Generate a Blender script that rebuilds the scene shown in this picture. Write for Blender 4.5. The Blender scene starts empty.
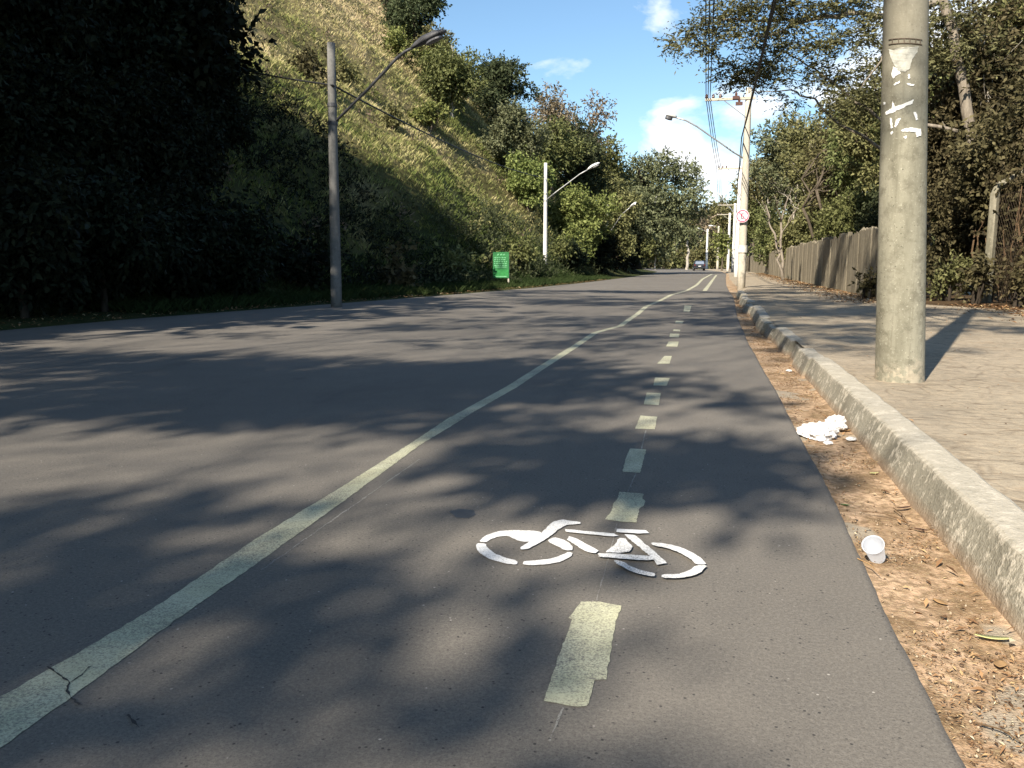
import bpy, bmesh, math, random
import numpy as np
from mathutils import Vector, geometry

sc = bpy.context.scene
COL = sc.collection
R = math.radians
RNG = np.random.default_rng(7)
random.seed(7)

# ------------------------------------------------------------------ camera
F, VX, VY, CH = 820.0, 697.0, 264.0, 1.0
TILT = math.atan((384 - VY) / F)
YAW = math.atan((VX - 512) / math.hypot(F, 384 - VY))
cam_d = bpy.data.cameras.new('camera')
cam = bpy.data.objects.new('camera', cam_d)
COL.objects.link(cam)
cam.location = (0, 0, CH)
cam.rotation_euler = (R(90) - TILT, 0, YAW)
cam_d.sensor_width = 36
cam_d.lens = 36 * F / 1024
cam_d.clip_start = 0.05
cam_d.clip_end = 3000
sc.camera = cam

def ray(px, py):
    r, u, f = px - 512, 384 - py, F
    fh = f * math.cos(TILT) + u * math.sin(TILT)
    up = u * math.cos(TILT) - f * math.sin(TILT)
    return Vector((r * math.cos(YAW) - fh * math.sin(YAW), r * math.sin(YAW) + fh * math.cos(YAW), up))
def P(px, py, z=0.0):                     # point of the photo on the level z
    d = ray(px, py)
    return Vector((0, 0, CH)) + d * ((z - CH) / d.z)
def PY(px, py, Y):                        # point of the photo at the distance Y down the road
    d = ray(px, py)
    return Vector((0, 0, CH)) + d * (Y / d.y)

# ------------------------------------------------------------------ tagging
def tag(o, label=None, cat=None, group=None, kind=None):
    if label: o['label'] = label
    if cat: o['category'] = cat
    if group: o['group'] = group
    if kind: o['kind'] = kind
    return o
def empty(name, loc, label, cat, group=None, rz=0):
    o = bpy.data.objects.new(name, None)
    o.empty_display_size = 0.2
    COL.objects.link(o)
    o.location = loc
    o.rotation_euler = (0, 0, rz)
    return tag(o, label, cat, group)

# ------------------------------------------------------------------ mesh helpers
class Geo:
    def __init__(s): s.v = []; s.f = []
    def add(s, vs, fs):
        b = len(s.v)
        s.v += [tuple(v) for v in vs]
        s.f += [tuple(i + b for i in f) for f in fs]
    def tube(s, pts, rad, n=8, cap=True):
        pts = [Vector(p) for p in pts]
        if not hasattr(rad, '__len__'): rad = [rad] * len(pts)
        vs, fs = [], []
        a = None
        for i, p in enumerate(pts):
            t = (pts[min(i + 1, len(pts) - 1)] - pts[max(i - 1, 0)])
            if t.length < 1e-9: t = Vector((0, 0, 1))
            t.normalize()
            if a is None:
                a = t.cross(Vector((0, 0, 1)))
                if a.length < 1e-3: a = Vector((1, 0, 0))
            a = (a - t * a.dot(t)); a.normalize()
            b = t.cross(a)
            for k in range(n):
                an = 2 * math.pi * k / n
                vs.append(p + (a * math.cos(an) + b * math.sin(an)) * rad[i])
        for i in range(len(pts) - 1):
            for k in range(n):
                fs.append((i * n + k, i * n + (k + 1) % n, (i + 1) * n + (k + 1) % n, (i + 1) * n + k))
        if cap:
            fs.append(tuple(range(n - 1, -1, -1)))
            fs.append(tuple(range((len(pts) - 1) * n, len(pts) * n)))
        s.add(vs, fs)
    def box(s, c, d, rz=0, tilt=0):
        vs = []
        cz, sz = math.cos(rz), math.sin(rz)
        for x in (-.5, .5):
            for y in (-.5, .5):
                for z in (-.5, .5):
                    X, Y, Z = x * d[0], y * d[1], z * d[2]
                    X, Z = X * math.cos(tilt) + Z * math.sin(tilt), -X * math.sin(tilt) + Z * math.cos(tilt)
                    vs.append((c[0] + X * cz - Y * sz, c[1] + X * sz + Y * cz, c[2] + Z))
        s.add(vs, [(0, 1, 3, 2), (4, 6, 7, 5), (0, 4, 5, 1), (2, 3, 7, 6), (0, 2, 6, 4), (1, 5, 7, 3)])
    def lathe(s, prof, c=(0, 0, 0), n=24):
        vs, fs = [], []
        for r, z in prof:
            for k in range(n):
                an = 2 * math.pi * k / n
                vs.append((c[0] + r * math.cos(an), c[1] + r * math.sin(an), c[2] + z))
        for i in range(len(prof) - 1):
            for k in range(n):
                fs.append((i * n + k, i * n + (k + 1) % n, (i + 1) * n + (k + 1) % n, (i + 1) * n + k))
        s.add(vs, fs)
    def build(s, name, m, parent=None, smooth=False, bevel=0):
        me = bpy.data.meshes.new(name)
        me.from_pydata(s.v, [], s.f)
        me.validate()
        bm = bmesh.new(); bm.from_mesh(me)
        bmesh.ops.recalc_face_normals(bm, faces=bm.faces)
        bm.to_mesh(me); bm.free()
        if smooth:
            me.polygons.foreach_set('use_smooth', [True] * len(me.polygons))
        o = bpy.data.objects.new(name, me)
        COL.objects.link(o)
        if m: me.materials.append(m)
        if parent: o.parent = parent
        if bevel:
            b = o.modifiers.new('bevel', 'BEVEL'); b.width = bevel; b.segments = 2; b.limit_method = 'ANGLE'
        return o

def np_mesh(name, verts, faces, m, parent=None, smooth=False):
    """verts (N,3), faces (M,3 or 4) numpy"""
    me = bpy.data.meshes.new(name)
    verts = np.ascontiguousarray(verts, dtype=np.float32)
    faces = np.ascontiguousarray(faces, dtype=np.int32)
    k = faces.shape[1]
    me.vertices.add(len(verts)); me.vertices.foreach_set('co', verts.ravel())
    me.loops.add(faces.size); me.loops.foreach_set('vertex_index', faces.ravel())
    me.polygons.add(len(faces))
    me.polygons.foreach_set('loop_start', np.arange(0, faces.size, k, dtype=np.int32))
    me.polygons.foreach_set('loop_total', np.full(len(faces), k, dtype=np.int32))
    if smooth: me.polygons.foreach_set('use_smooth', np.ones(len(faces), dtype=bool))
    me.update(calc_edges=True); me.validate()
    o = bpy.data.objects.new(name, me)
    COL.objects.link(o)
    if m: me.materials.append(m)
    if parent: o.parent = parent
    return o

def grid_faces(nr, nc):
    i = np.arange(nr - 1)[:, None] * nc + np.arange(nc - 1)[None, :]
    return np.stack([i, i + 1, i + nc + 1, i + nc], -1).reshape(-1, 4)

_ph = np.random.default_rng(3).uniform(0, 6.28, (40, 3))
_dr = np.random.default_rng(4).normal(size=(40, 3))
_dr /= np.linalg.norm(_dr, axis=1)[:, None]
def noise(p, scale, seed=0):              # cheap smooth noise in about [-1, 1]
    p = np.asarray(p, dtype=float) / scale
    out = 0
    for k in range(7):
        d = _dr[(seed * 7 + k) % 40] * (1 + .37 * k)
        out = out + np.sin(p @ d * 3.0 + _ph[(seed * 7 + k) % 40, 0]) / (1 + .37 * k)
    return out / 3.2

# ------------------------------------------------------------------ materials
class Mat:
    def __init__(s, name, rough=.8, spec=.3):
        s.m = bpy.data.materials.new(name); s.m.use_nodes = True
        s.nt = s.m.node_tree; s.b = s.nt.nodes['Principled BSDF']
        s.b.inputs['Roughness'].default_value = rough
        s.b.inputs['Specular IOR Level'].default_value = spec
    def n(s, t, **kw):
        nd = s.nt.nodes.new(t)
        for k, v in kw.items():
            if k in nd.inputs.keys(): nd.inputs[k].default_value = v
            else: setattr(nd, k, v)
        return nd
    def l(s, a, b): s.nt.links.new(a, b)
    def coord(s, scale=(1, 1, 1), kind='Object'):
        tc = s.n('ShaderNodeTexCoord'); mp = s.n('ShaderNodeMapping')
        mp.inputs['Scale'].default_value = scale
        s.l(tc.outputs[kind], mp.inputs['Vector'])
        return mp.outputs[0]
    def noise(s, vec, scale, detail=4, rough=.55, dist=0):
        nd = s.n('ShaderNodeTexNoise'); nd.inputs['Scale'].default_value = scale
        nd.inputs['Detail'].default_value = detail; nd.inputs['Roughness'].default_value = rough
        nd.inputs['Distortion'].default_value = dist
        s.l(vec, nd.inputs['Vector'])
        return nd.outputs['Fac']
    def vor(s, vec, scale, feature='F1', out='Distance', rnd=1):
        nd = s.n('ShaderNodeTexVoronoi'); nd.feature = feature
        nd.inputs['Scale'].default_value = scale; nd.inputs['Randomness'].default_value = rnd
        s.l(vec, nd.inputs['Vector'])
        return nd.outputs[out]
    def ramp(s, fac, stops, interp='LINEAR'):
        nd = s.n('ShaderNodeValToRGB'); cr = nd.color_ramp; cr.interpolation = interp
        while len(cr.elements) < len(stops): cr.elements.new(.5)
        for e, (p, c) in zip(cr.elements, stops):
            e.position = p
            e.color = (c, c, c, 1) if not hasattr(c, '__len__') else (*c, 1)
        s.l(fac, nd.inputs[0])
        return nd.outputs[0]
    def mix(s, fac, a, b, mode='MIX'):
        nd = s.n('ShaderNodeMix'); nd.data_type = 'RGBA'; nd.blend_type = mode
        for inp, v in ((nd.inputs[0], fac), (nd.inputs[6], a), (nd.inputs[7], b)):
            if isinstance(v, (int, float)): inp.default_value = v
            elif isinstance(v, tuple): inp.default_value = (*v, 1)
            else: s.l(v, inp)
        return nd.outputs[2]
    def math(s, op, a, b=0.0):
        nd = s.n('ShaderNodeMath'); nd.operation = op
        for inp, v in ((nd.inputs[0], a), (nd.inputs[1], b)):
            if isinstance(v, (int, float)): inp.default_value = v
            else: s.l(v, inp)
        return nd.outputs[0]
    def col(s, c):
        if isinstance(c, tuple): s.b.inputs['Base Color'].default_value = (*c, 1)
        else: s.l(c, s.b.inputs['Base Color'])
    def bump(s, h, strength=.3, dist=.01):
        nd = s.n('ShaderNodeBump'); nd.inputs['Strength'].default_value = strength
        nd.inputs['Distance'].default_value = dist
        s.l(h, nd.inputs['Height']); s.l(nd.outputs[0], s.b.inputs['Normal'])

def asphalt_nodes(M):
    v = M.coord()
    big = M.noise(v, .35, 4, .6, .4)
    mid = M.noise(v, 3.0, 5, .65)
    fine = M.noise(v, 90, 3, .7)
    base = M.ramp(big, [(.3, (.118, .106, .092)), (.55, (.148, .133, .115)), (.75, (.172, .155, .134))])
    base = M.mix(M.ramp(mid, [(.35, 0.0), (.7, .45)]), base, (.105, .097, .088))
    base = M.mix(M.ramp(fine, [(.42, .0), (.70, .5)]), base, (.235, .215, .185))
    grain = M.noise(v, 190, 2, .8)
    base = M.mix(M.ramp(grain, [(.36, .5), (.48, .0)]), base, (.055, .05, .046))
    dots = M.ramp(M.vor(v, 48), [(.0, 1.0), (.13, 1.0), (.21, 0.0)])
    sel = M.ramp(M.noise(v, 21, 2, .5), [(.5, 0.0), (.58, .9)])
    base = M.mix(M.math('MULTIPLY', dots, sel), base, (.035, .034, .034))
    v2 = M.coord((1, 1, 1))
    pd = M.ramp(M.vor(v2, 34), [(.0, 1.0), (.09, 1.0), (.14, 0.0)])
    ps = M.ramp(M.noise(v2, 14, 2, .5), [(.58, 0.0), (.64, .8)])
    base = M.mix(M.math('MULTIPLY', pd, ps), base, (.40, .37, .33))
    mot = M.noise(M.coord((1.6, .5, 1)), 1.1, 5, .7, .6)
    base = M.mix(M.ramp(mot, [(.52, 0.0), (.72, .35)]), base, (.07, .066, .062))
    # oil and tar spots, a few cracks
    spots = M.ramp(M.noise(v, 1.3, 3, .5, .3), [(.70, 0.0), (.76, .45)])
    base = M.mix(spots, base, (.06, .058, .056))
    h = M.math('ADD', M.math('MULTIPLY', fine, .6), M.math('MULTIPLY', grain, .5))
    return v, base, h

M = Mat('asphalt', .9, .2); v, c, h = asphalt_nodes(M); M.col(c); M.bump(h, .35, .006); asphalt = M.m

def paint(name, c1, c2, wear_lo, wear_hi):
    M = Mat(name, .75, .3)
    v, base, h = asphalt_nodes(M)
    col = M.mix(M.ramp(M.noise(v, 5, 4, .6), [(.35, 0.0), (.65, 1.0)]), c1, c2)
    streak = M.noise(M.coord((9, 60, 1)), 1, 3, .6)
    col = M.mix(M.ramp(streak, [(.45, 0.0), (.7, .3)]), col, (.30, .29, .24))
    w1 = M.noise(v, 170, 3, .7); w2 = M.noise(v, 2.6, 3, .6)
    w = M.math('ADD', M.math('MULTIPLY', w1, .75), M.math('MULTIPLY', w2, .35))
    w = M.ramp(w, [(wear_lo, 0.0), (wear_hi, 1.0)])
    M.col(M.mix(w, col, base)); M.bump(h, .25, .004)
    return M.m
paint_yellow = paint('faded_cream_paint', (.45, .44, .285), (.54, .53, .37), .48, .70)
paint_white = paint('white_stencil_paint', (.70, .69, .67), (.78, .77, .75), .54, .74)
paint_far = paint('worn_white_line_paint', (.46, .46, .40), (.54, .54, .47), .60, .76)
guide_paint = paint('chalk_guide_paint', (.30, .285, .255), (.26, .25, .225), .48, .60)

def dirt_mat():
    M = Mat('gutter_dirt', .95, .1)
    v = M.coord()
    n1 = M.noise(v, 3.2, 5, .65, .5); n2 = M.noise(v, 30, 4, .7); n3 = M.noise(v, 120, 2, .6)
    c = M.ramp(n1, [(.28, (.15, .10, .056)), (.43, (.28, .185, .11)), (.56, (.52, .36, .235)), (.8, (.40, .30, .205))])
    c = M.mix(M.ramp(n2, [(.42, 0.0), (.6, .8)]), c, (.13, .085, .045))
    n4 = M.noise(v, 62, 4, .75)
    c = M.mix(M.ramp(n4, [(.52, 0.0), (.66, .7)]), c, (.36, .27, .15))
    c = M.mix(M.ramp(n3, [(.55, 0.0), (.75, .7)]), c, (.50, .38, .26))
    conc = M.ramp(M.noise(v, 1.7, 3, .5, .2), [(.57, 0.0), (.60, .85)])
    c = M.mix(conc, c, M.mix(n2, (.25, .22, .17), (.36, .31, .24)))
    M.col(c)
    M.bump(M.math('ADD', n2, M.math('MULTIPLY', n3, .5)), .6, .012)
    return M.m
dirt = dirt_mat()

def kerb_mat():
    M = Mat('old_kerb_concrete', .9, .15)
    v = M.coord()
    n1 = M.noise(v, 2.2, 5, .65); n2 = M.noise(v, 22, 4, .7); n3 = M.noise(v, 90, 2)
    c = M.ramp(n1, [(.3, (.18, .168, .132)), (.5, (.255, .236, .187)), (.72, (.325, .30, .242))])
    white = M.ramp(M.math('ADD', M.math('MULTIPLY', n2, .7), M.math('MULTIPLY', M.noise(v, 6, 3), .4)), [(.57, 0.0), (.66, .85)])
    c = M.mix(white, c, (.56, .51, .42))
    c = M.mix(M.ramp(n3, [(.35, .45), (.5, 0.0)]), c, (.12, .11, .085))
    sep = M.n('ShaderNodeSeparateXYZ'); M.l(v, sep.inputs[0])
    worn_lit_top = M.ramp(M.math('ADD', sep.outputs[2], M.math('MULTIPLY', M.math('SUBTRACT', n2, .5), .12)), [(.128, .0), (.15, .6)])  # worn top edge, with its sunlit highlight also painted into the colour
    c = M.mix(worn_lit_top, c, (.46, .415, .34))
    low = M.ramp(M.math('ADD', sep.outputs[2], M.math('MULTIPLY', n1, .05)), [(.0, .55), (.06, 0.0)])
    c = M.mix(low, c, (.32, .20, .12))
    M.col(c); M.bump(M.math('ADD', n2, M.math('MULTIPLY', n3, .5)), .6, .012)
    return M.m
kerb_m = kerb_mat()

def pave_mat():
    M = Mat('worn_stone_paving', .95, .12)
    v = M.coord()
    vw = M.mix(.06, v, M.n('ShaderNodeTexNoise', Scale=3.0, Detail=3.0).outputs['Color'])
    mp = M.n('ShaderNodeMapping'); mp.inputs['Scale'].default_value = (1.0, .62, 1.0); M.l(vw, mp.inputs['Vector'])
    e = M.vor(mp.outputs[0], 6.5, 'DISTANCE_TO_EDGE', rnd=1)
    n1 = M.noise(v, .9, 5, .6, .3); n2 = M.noise(v, 18, 4, .7); n3 = M.noise(v, 100, 2)
    c = M.ramp(n1, [(.3, (.23, .195, .145)), (.55, (.295, .25, .187)), (.75, (.35, .295, .22))])
    joint = M.math('MULTIPLY', M.ramp(e, [(.0, 1.0), (.03, .7), (.09, 0.0)]), M.ramp(M.noise(v, 2.1, 4, .7), [(.43, 0.0), (.66, .6)]))
    c = M.mix(joint, c, (.12, .09, .062))
    c = M.mix(M.ramp(n2, [(.45, 0.0), (.75, .6)]), c, (.46, .37, .26))
    st = M.noise(M.coord((3.5, 9, 1)), 1.4, 5, .72, 1.2)
    c = M.mix(M.ramp(st, [(.54, 0.0), (.64, .65)]), c, (.13, .10, .07))
    c = M.mix(M.ramp(st, [(.3, .5), (.42, 0.0)]), c, (.50, .41, .30))
    c = M.mix(M.ramp(n3, [(.6, 0.0), (.72, .6)]), c, (.14, .10, .07))
    # reddish earth washed over it
    c = M.mix(M.ramp(M.noise(v, 1.6, 5, .7), [(.58, 0.0), (.7, .6)]), c, (.25, .18, .115))
    M.col(c)
    h = M.math('SUBTRACT', M.math('ADD', M.math('MULTIPLY', n2, .6), M.math('MULTIPLY', n3, .3)), M.math('MULTIPLY', joint, 1.0))
    M.bump(h, .55, .015)
    return M.m
pave = pave_mat()

def soil_mat(name, c1, c2, c3):
    M = Mat(name, .98, .05)
    v = M.coord()
    n1 = M.noise(v, .25, 5, .6, .5); n2 = M.noise(v, 4, 5, .7)
    c = M.ramp(n1, [(.3, c1), (.5, c2), (.7, c3)])
    c = M.mix(M.ramp(n2, [(.4, 0.0), (.7, .6)]), c, tuple(x * .45 for x in c2))
    M.col(c); M.bump(n2, .8, .1)
    return M.m
forest_soil = soil_mat('forest_soil', (.05, .035, .02), (.09, .06, .035), (.12, .085, .05))
wood_m = soil_mat('wooded_rise', (.045, .05, .02), (.07, .075, .03), (.10, .10, .045))
ground_m = soil_mat('grassy_earth', (.05, .055, .025), (.08, .07, .035), (.13, .10, .055))

def hill_mat():
    M = Mat('hillside_turf', .98, .05)
    v = M.coord()
    sep = M.n('ShaderNodeSeparateXYZ'); M.l(v, sep.inputs[0])
    n1 = M.noise(v, .12, 5, .65, .6); n2 = M.noise(v, 1.2, 5, .7)
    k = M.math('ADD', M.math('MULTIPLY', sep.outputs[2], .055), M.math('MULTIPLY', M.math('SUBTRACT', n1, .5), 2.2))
    c = M.ramp(k, [(.0, (.030, .040, .015)), (.35, (.075, .07, .028)), (.75, (.20, .165, .085)), (1.0, (.28, .225, .12))])  # green low turf, its colour darkened further to deepen the shaded slope
    c = M.mix(M.ramp(n2, [(.45, 0.0), (.7, .6)]), c, (.07, .06, .025))
    M.col(c); M.bump(n2, 1.0, .2)
    return M.m
hill_m = hill_mat()

def leaf_mat(name, ca, cb, cc, trans=.25, scale=.5, spec=.08):
    M = Mat(name, .6, spec)
    geo = M.n('ShaderNodeNewGeometry')
    oi = M.n('ShaderNodeObjectInfo')
    v = M.coord()
    n1 = M.noise(v, scale, 3, .6)
    r = M.math('ADD', M.math('MULTIPLY', geo.outputs['Random Per Island'], .55), M.math('MULTIPLY', n1, .5))
    c = M.ramp(r, [(.22, ca), (.5, cb), (.85, cc)])
    hs = M.n('ShaderNodeHueSaturation'); M.l(c, hs.inputs['Color'])
    M.l(M.math('ADD', .85, M.math('MULTIPLY', oi.outputs['Random'], .3)), hs.inputs['Value'])
    M.l(M.math('ADD', .485, M.math('MULTIPLY', oi.outputs['Random'], .03)), hs.inputs['Hue'])
    c = hs.outputs[0]
    M.col(c)
    tr = M.n('ShaderNodeBsdfTranslucent'); M.l(c, tr.inputs['Color'])
    mx = M.n('ShaderNodeMixShader'); mx.inputs[0].default_value = trans
    M.l(M.b.outputs[0], mx.inputs[1]); M.l(tr.outputs[0], mx.inputs[2])
    M.l(mx.outputs[0], M.nt.nodes['Material Output'].inputs['Surface'])
    return M.m
LEAF = dict(
    mid=leaf_mat('mid_green_leaves', (.075, .085, .03), (.135, .15, .055), (.21, .22, .095)),
    bright=leaf_mat('bright_green_leaves', (.085, .105, .03), (.16, .18, .055), (.26, .275, .10)),
    dark=leaf_mat('dark_green_leaves', (.03, .04, .02), (.06, .075, .036), (.11, .125, .065)),
    grey=leaf_mat('grey_green_leaves', (.08, .09, .045), (.14, .155, .08), (.23, .24, .14)),
    olive=leaf_mat('olive_leaves', (.085, .085, .035), (.15, .145, .062), (.24, .225, .105)),
    brown=leaf_mat('reddish_brown_leaves', (.09, .07, .045), (.18, .14, .095), (.27, .21, .15)),
    vine=leaf_mat('dry_vine_leaves', (.035, .031, .016), (.08, .068, .034), (.15, .125, .066)),
    feather=leaf_mat('feathery_leaves', (.075, .075, .035), (.135, .13, .062), (.22, .205, .10), .3),
    shade=leaf_mat('shade_darkened_leaves', (.007, .010, .006), (.012, .017, .009), (.022, .028, .015), .10),  # near-black leaves: the bank's shade is put into their colour
)
def bark(name, a, b, sc_=(6, 6, 1.2)):
    M = Mat(name, .95, .1)
    v = M.coord(sc_)
    n = M.noise(v, 1.5, 5, .7)
    M.col(M.ramp(n, [(.3, a), (.65, b)])); M.bump(n, .8, .05)
    return M.m
bark_brown = bark('brown_bark', (.05, .04, .03), (.14, .115, .085))
bark_pale = bark('pale_bark', (.24, .21, .17), (.45, .41, .35))
bark_mid = bark('grey_brown_bark', (.12, .10, .08), (.28, .24, .19))
bark_dark = bark('dark_bark', (.02, .016, .012), (.05, .04, .03))

def concrete_mat(name, a, b, c3, vert=True, stain=.5):
    M = Mat(name, .9, .15)
    v = M.coord()
    n1 = M.noise(M.coord((5, 5, .5)) if vert else v, 1.2, 5, .65); n2 = M.noise(v, 14, 4, .7); n3 = M.noise(v, 80, 2, .6)
    c = M.ramp(n1, [(.3, a), (.55, b), (.75, c3)])
    c = M.mix(M.ramp(n2, [(.5, 0.0), (.75, stain)]), c, tuple(x * .55 for x in a))
    c = M.mix(M.ramp(n2, [(.25, .5), (.42, 0.0)]), c, tuple(min(1, x * 1.3) for x in c3))
    M.col(c); M.bump(M.math('ADD', n2, M.math('MULTIPLY', n3, .6)), .35, .008)
    return M.m
def near_pole_mat():
    M = Mat('near_pole_concrete', .9, .15)
    v = M.coord()
    n1 = M.noise(M.coord((4, 4, .7)), 1.3, 5, .65); n2 = M.noise(v, 11, 5, .7); n3 = M.noise(v, 70, 3, .7)
    c = M.ramp(n1, [(.3, (.16, .15, .112)), (.5, (.24, .226, .172)), (.72, (.31, .292, .228))])
    c = M.mix(M.ramp(n2, [(.48, 0.0), (.66, .7)]), c, (.125, .115, .085))
    drip = M.noise(M.coord((22, 22, .9)), 1.0, 4, .6)
    c = M.mix(M.ramp(drip, [(.56, 0.0), (.70, .45)]), c, (.12, .11, .08))
    chip = M.math('MULTIPLY', M.ramp(M.vor(v, 34), [(.0, 1.0), (.13, 1.0), (.2, 0.0)]), M.ramp(M.noise(v, 9, 2), [(.52, 0.0), (.6, .8)]))
    c = M.mix(chip, c, (.09, .085, .065))
    c = M.mix(M.ramp(n3, [(.60, 0.0), (.72, .5)]), c, (.55, .52, .42))
    sep = M.n('ShaderNodeSeparateXYZ'); M.l(v, sep.inputs[0])
    z = M.math('ADD', sep.outputs[2], M.math('MULTIPLY', M.math('SUBTRACT', n2, .5), .35))
    # flaking pale paint at the foot, turning grey-brown towards the head
    c = M.mix(M.math('MULTIPLY', M.ramp(z, [(.05, 1.0), (.17, .0)]), M.ramp(M.noise(v, 16, 4), [(.45, 0.0), (.56, .5)])), c, (.50, .42, .32))
    up = M.n('ShaderNodeMapRange'); M.l(z, up.inputs[0]); up.inputs[1].default_value = 1.9; up.inputs[2].default_value = 2.4
    c = M.mix(M.math('MULTIPLY', up.outputs[0], .55), c, (.20, .18, .14))
    M.col(c); M.bump(M.math('ADD', n2, M.math('MULTIPLY', n3, .6)), .4, .008)
    return M.m
near_pole_m = near_pole_mat()
pole_conc = concrete_mat('grey_pole_concrete', (.34, .31, .25), (.46, .42, .34), (.55, .51, .43))
pole_tan = concrete_mat('tan_pole_concrete', (.38, .345, .28), (.48, .44, .365), (.56, .52, .44))
pole_white = concrete_mat('whitewashed_pole', (.60, .58, .54), (.70, .68, .64), (.78, .76, .72))
pole_wood = concrete_mat('weathered_grey_pole', (.10, .098, .095), (.15, .147, .14), (.21, .20, .19))
wall_m = concrete_mat('stained_wall_concrete', (.12, .102, .072), (.21, .182, .132), (.34, .295, .22), True, .6)
wall_post_m = concrete_mat('wall_post_concrete', (.13, .112, .08), (.23, .20, .146), (.36, .315, .24))
fence_post_m = concrete_mat('mossy_fence_post', (.13, .12, .085), (.22, .20, .15), (.32, .29, .22))

def plain(name, c, rough=.6, spec=.3, metal=0, var=.25, scale=12):
    M = Mat(name, rough, spec); M.b.inputs['Metallic'].default_value = metal
    n = M.noise(M.coord(), scale, 4, .6)
    M.col(M.ramp(n, [(.3, tuple(x * (1 - var) for x in c)), (.7, tuple(min(1, x * (1 + var)) for x in c))]))
    return M.m
steel = plain('galvanised_steel', (.42, .42, .41), .5, .5, .6)
rust_wire = plain('rusty_wire', (.07, .05, .035), .8)
dark_steel = plain('dark_lamp_metal', (.06, .06, .065), .5, .4)
lamp_white = plain('pale_lamp_shell', (.68, .68, .66), .4, .4)
dark_lens = plain('dark_lamp_lens', (.10, .10, .11), .3, .5)
lamp_glass = plain('lamp_lens', (.30, .30, .30), .15, .5)
cable_m = plain('black_cable', (.02, .02, .022), .6)
cable_dark = plain('dark_line_wire', (.045, .045, .05), .6)
cable_grey = plain('weathered_cable', (.09, .09, .095), .6)
porcelain = plain('brown_insulator', (.10, .05, .035), .25, .5)
paper_white = plain('torn_white_paper', (.82, .81, .78), .8, .1, 0, .06)
paper_grey = plain('weathered_grey_paper', (.42, .41, .36), .9, .1, 0, .3, 20)
paper_grey2 = plain('faded_notice_paper', (.55, .53, .48), .9, .1, 0, .3, 9)
strap_m = plain('rusty_strap', (.12, .095, .07), .8)
def plastic_mat():
    M = Mat('translucent_white_plastic', .3, .5); M.col((.62, .64, .68))
    tr = M.n('ShaderNodeBsdfTranslucent'); tr.inputs['Color'].default_value = (.80, .82, .86, 1)
    mx = M.n('ShaderNodeMixShader'); mx.inputs[0].default_value = .55
    M.l(M.b.outputs[0], mx.inputs[1]); M.l(tr.outputs[0], mx.inputs[2]); M.l(mx.outputs[0], M.nt.nodes['Material Output'].inputs['Surface'])
    return M.m
plastic_w = plastic_mat()
bag_m = plain('crumpled_white_paper', (.62, .61, .60), .7, .2, 0, .05)
sign_green = plain('green_sign_board', (.026, .145, .046), .6, .2, 0, .3)
sign_dark = plain('deep_green_band', (.02, .17, .04), .5)
sign_pale = plain('pale_green_print', (.13, .36, .18), .5)
sign_white = plain('white_sign_face', (.85, .82, .84), .4)
sign_red = plain('red_sign_ring', (.72, .10, .16), .4)
sign_black = plain('black_sign_letter', (.05, .03, .05), .5)
car_paint = plain('dark_car_paint', (.02, .022, .028), .25, .5)
car_glass = plain('car_glass', (.16, .19, .24), .08, .6)
rubber = plain('tyre_rubber', (.015, .015, .015), .9)
red_lens = plain('red_lens', (.10, .012, .012), .3, .5)
plate_m = plain('number_plate_grey', (.5, .5, .5), .5)
yel_leaf = plain('yellow_green_leaf', (.62, .60, .26), .5, .3, 0, .12)
tan_leaf = plain('tan_dry_leaf', (.34, .21, .10), .7, .2)
dark_leaf = plain('dark_brown_dry_leaf', (.10, .055, .035), .7, .2)
green_leaf = plain('fresh_green_leaf', (.12, .20, .06), .6, .3)
twig_m = plain('dry_twig', (.13, .085, .05), .9, .1)
def litter_mat():
    M = Mat('leaf_litter', .85, .15)
    g = M.n('ShaderNodeNewGeometry')
    M.col(M.ramp(g.outputs['Random Per Island'], [(.0, (.07, .04, .022)), (.35, (.20, .11, .055)), (.7, (.34, .20, .10)), (.93, (.45, .33, .17)), (1, (.6, .55, .4))]))
    return M.m
litter_m = litter_mat()
def grass_mat(name, stops):
    M = Mat(name, .8, .1)
    g = M.n('ShaderNodeNewGeometry')
    v = M.coord()
    sep = M.n('ShaderNodeSeparateXYZ'); M.l(v, sep.inputs[0])
    n1 = M.noise(v, .12, 5, .65, .6); n2 = M.noise(v, .7, 3, .6)
    k = M.math('ADD', M.math('MULTIPLY', sep.outputs[2], .038), M.math('MULTIPLY', M.math('SUBTRACT', n1, .5), 1.9))
    k = M.math('ADD', k, M.math('MULTIPLY', M.math('SUBTRACT', n2, .5), .9))
    k = M.math('ADD', k, M.math('MULTIPLY', M.math('SUBTRACT', g.outputs['Random Per Island'], .5), .45))
    c = M.ramp(k, stops)
    M.col(c)
    tr = M.n('ShaderNodeBsdfTranslucent'); M.l(c, tr.inputs['Color'])
    mx = M.n('ShaderNodeMixShader'); mx.inputs[0].default_value = .25
    M.l(M.b.outputs[0], mx.inputs[1]); M.l(tr.outputs[0], mx.inputs[2])
    M.l(mx.outputs[0], M.nt.nodes['Material Output'].inputs['Surface'])
    return M.m
grass_m = grass_mat('hillside_grass_blades', [(.0, (.10, .13, .035)), (.28, (.21, .22, .075)), (.55, (.38, .34, .16)), (.8, (.54, .45, .26)), (1, (.46, .35, .24))])
green_grass_m = grass_mat('roadside_green_grass', [(.0, (.022, .036, .011)), (.5, (.042, .058, .018)), (1, (.10, .095, .038))])

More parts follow.
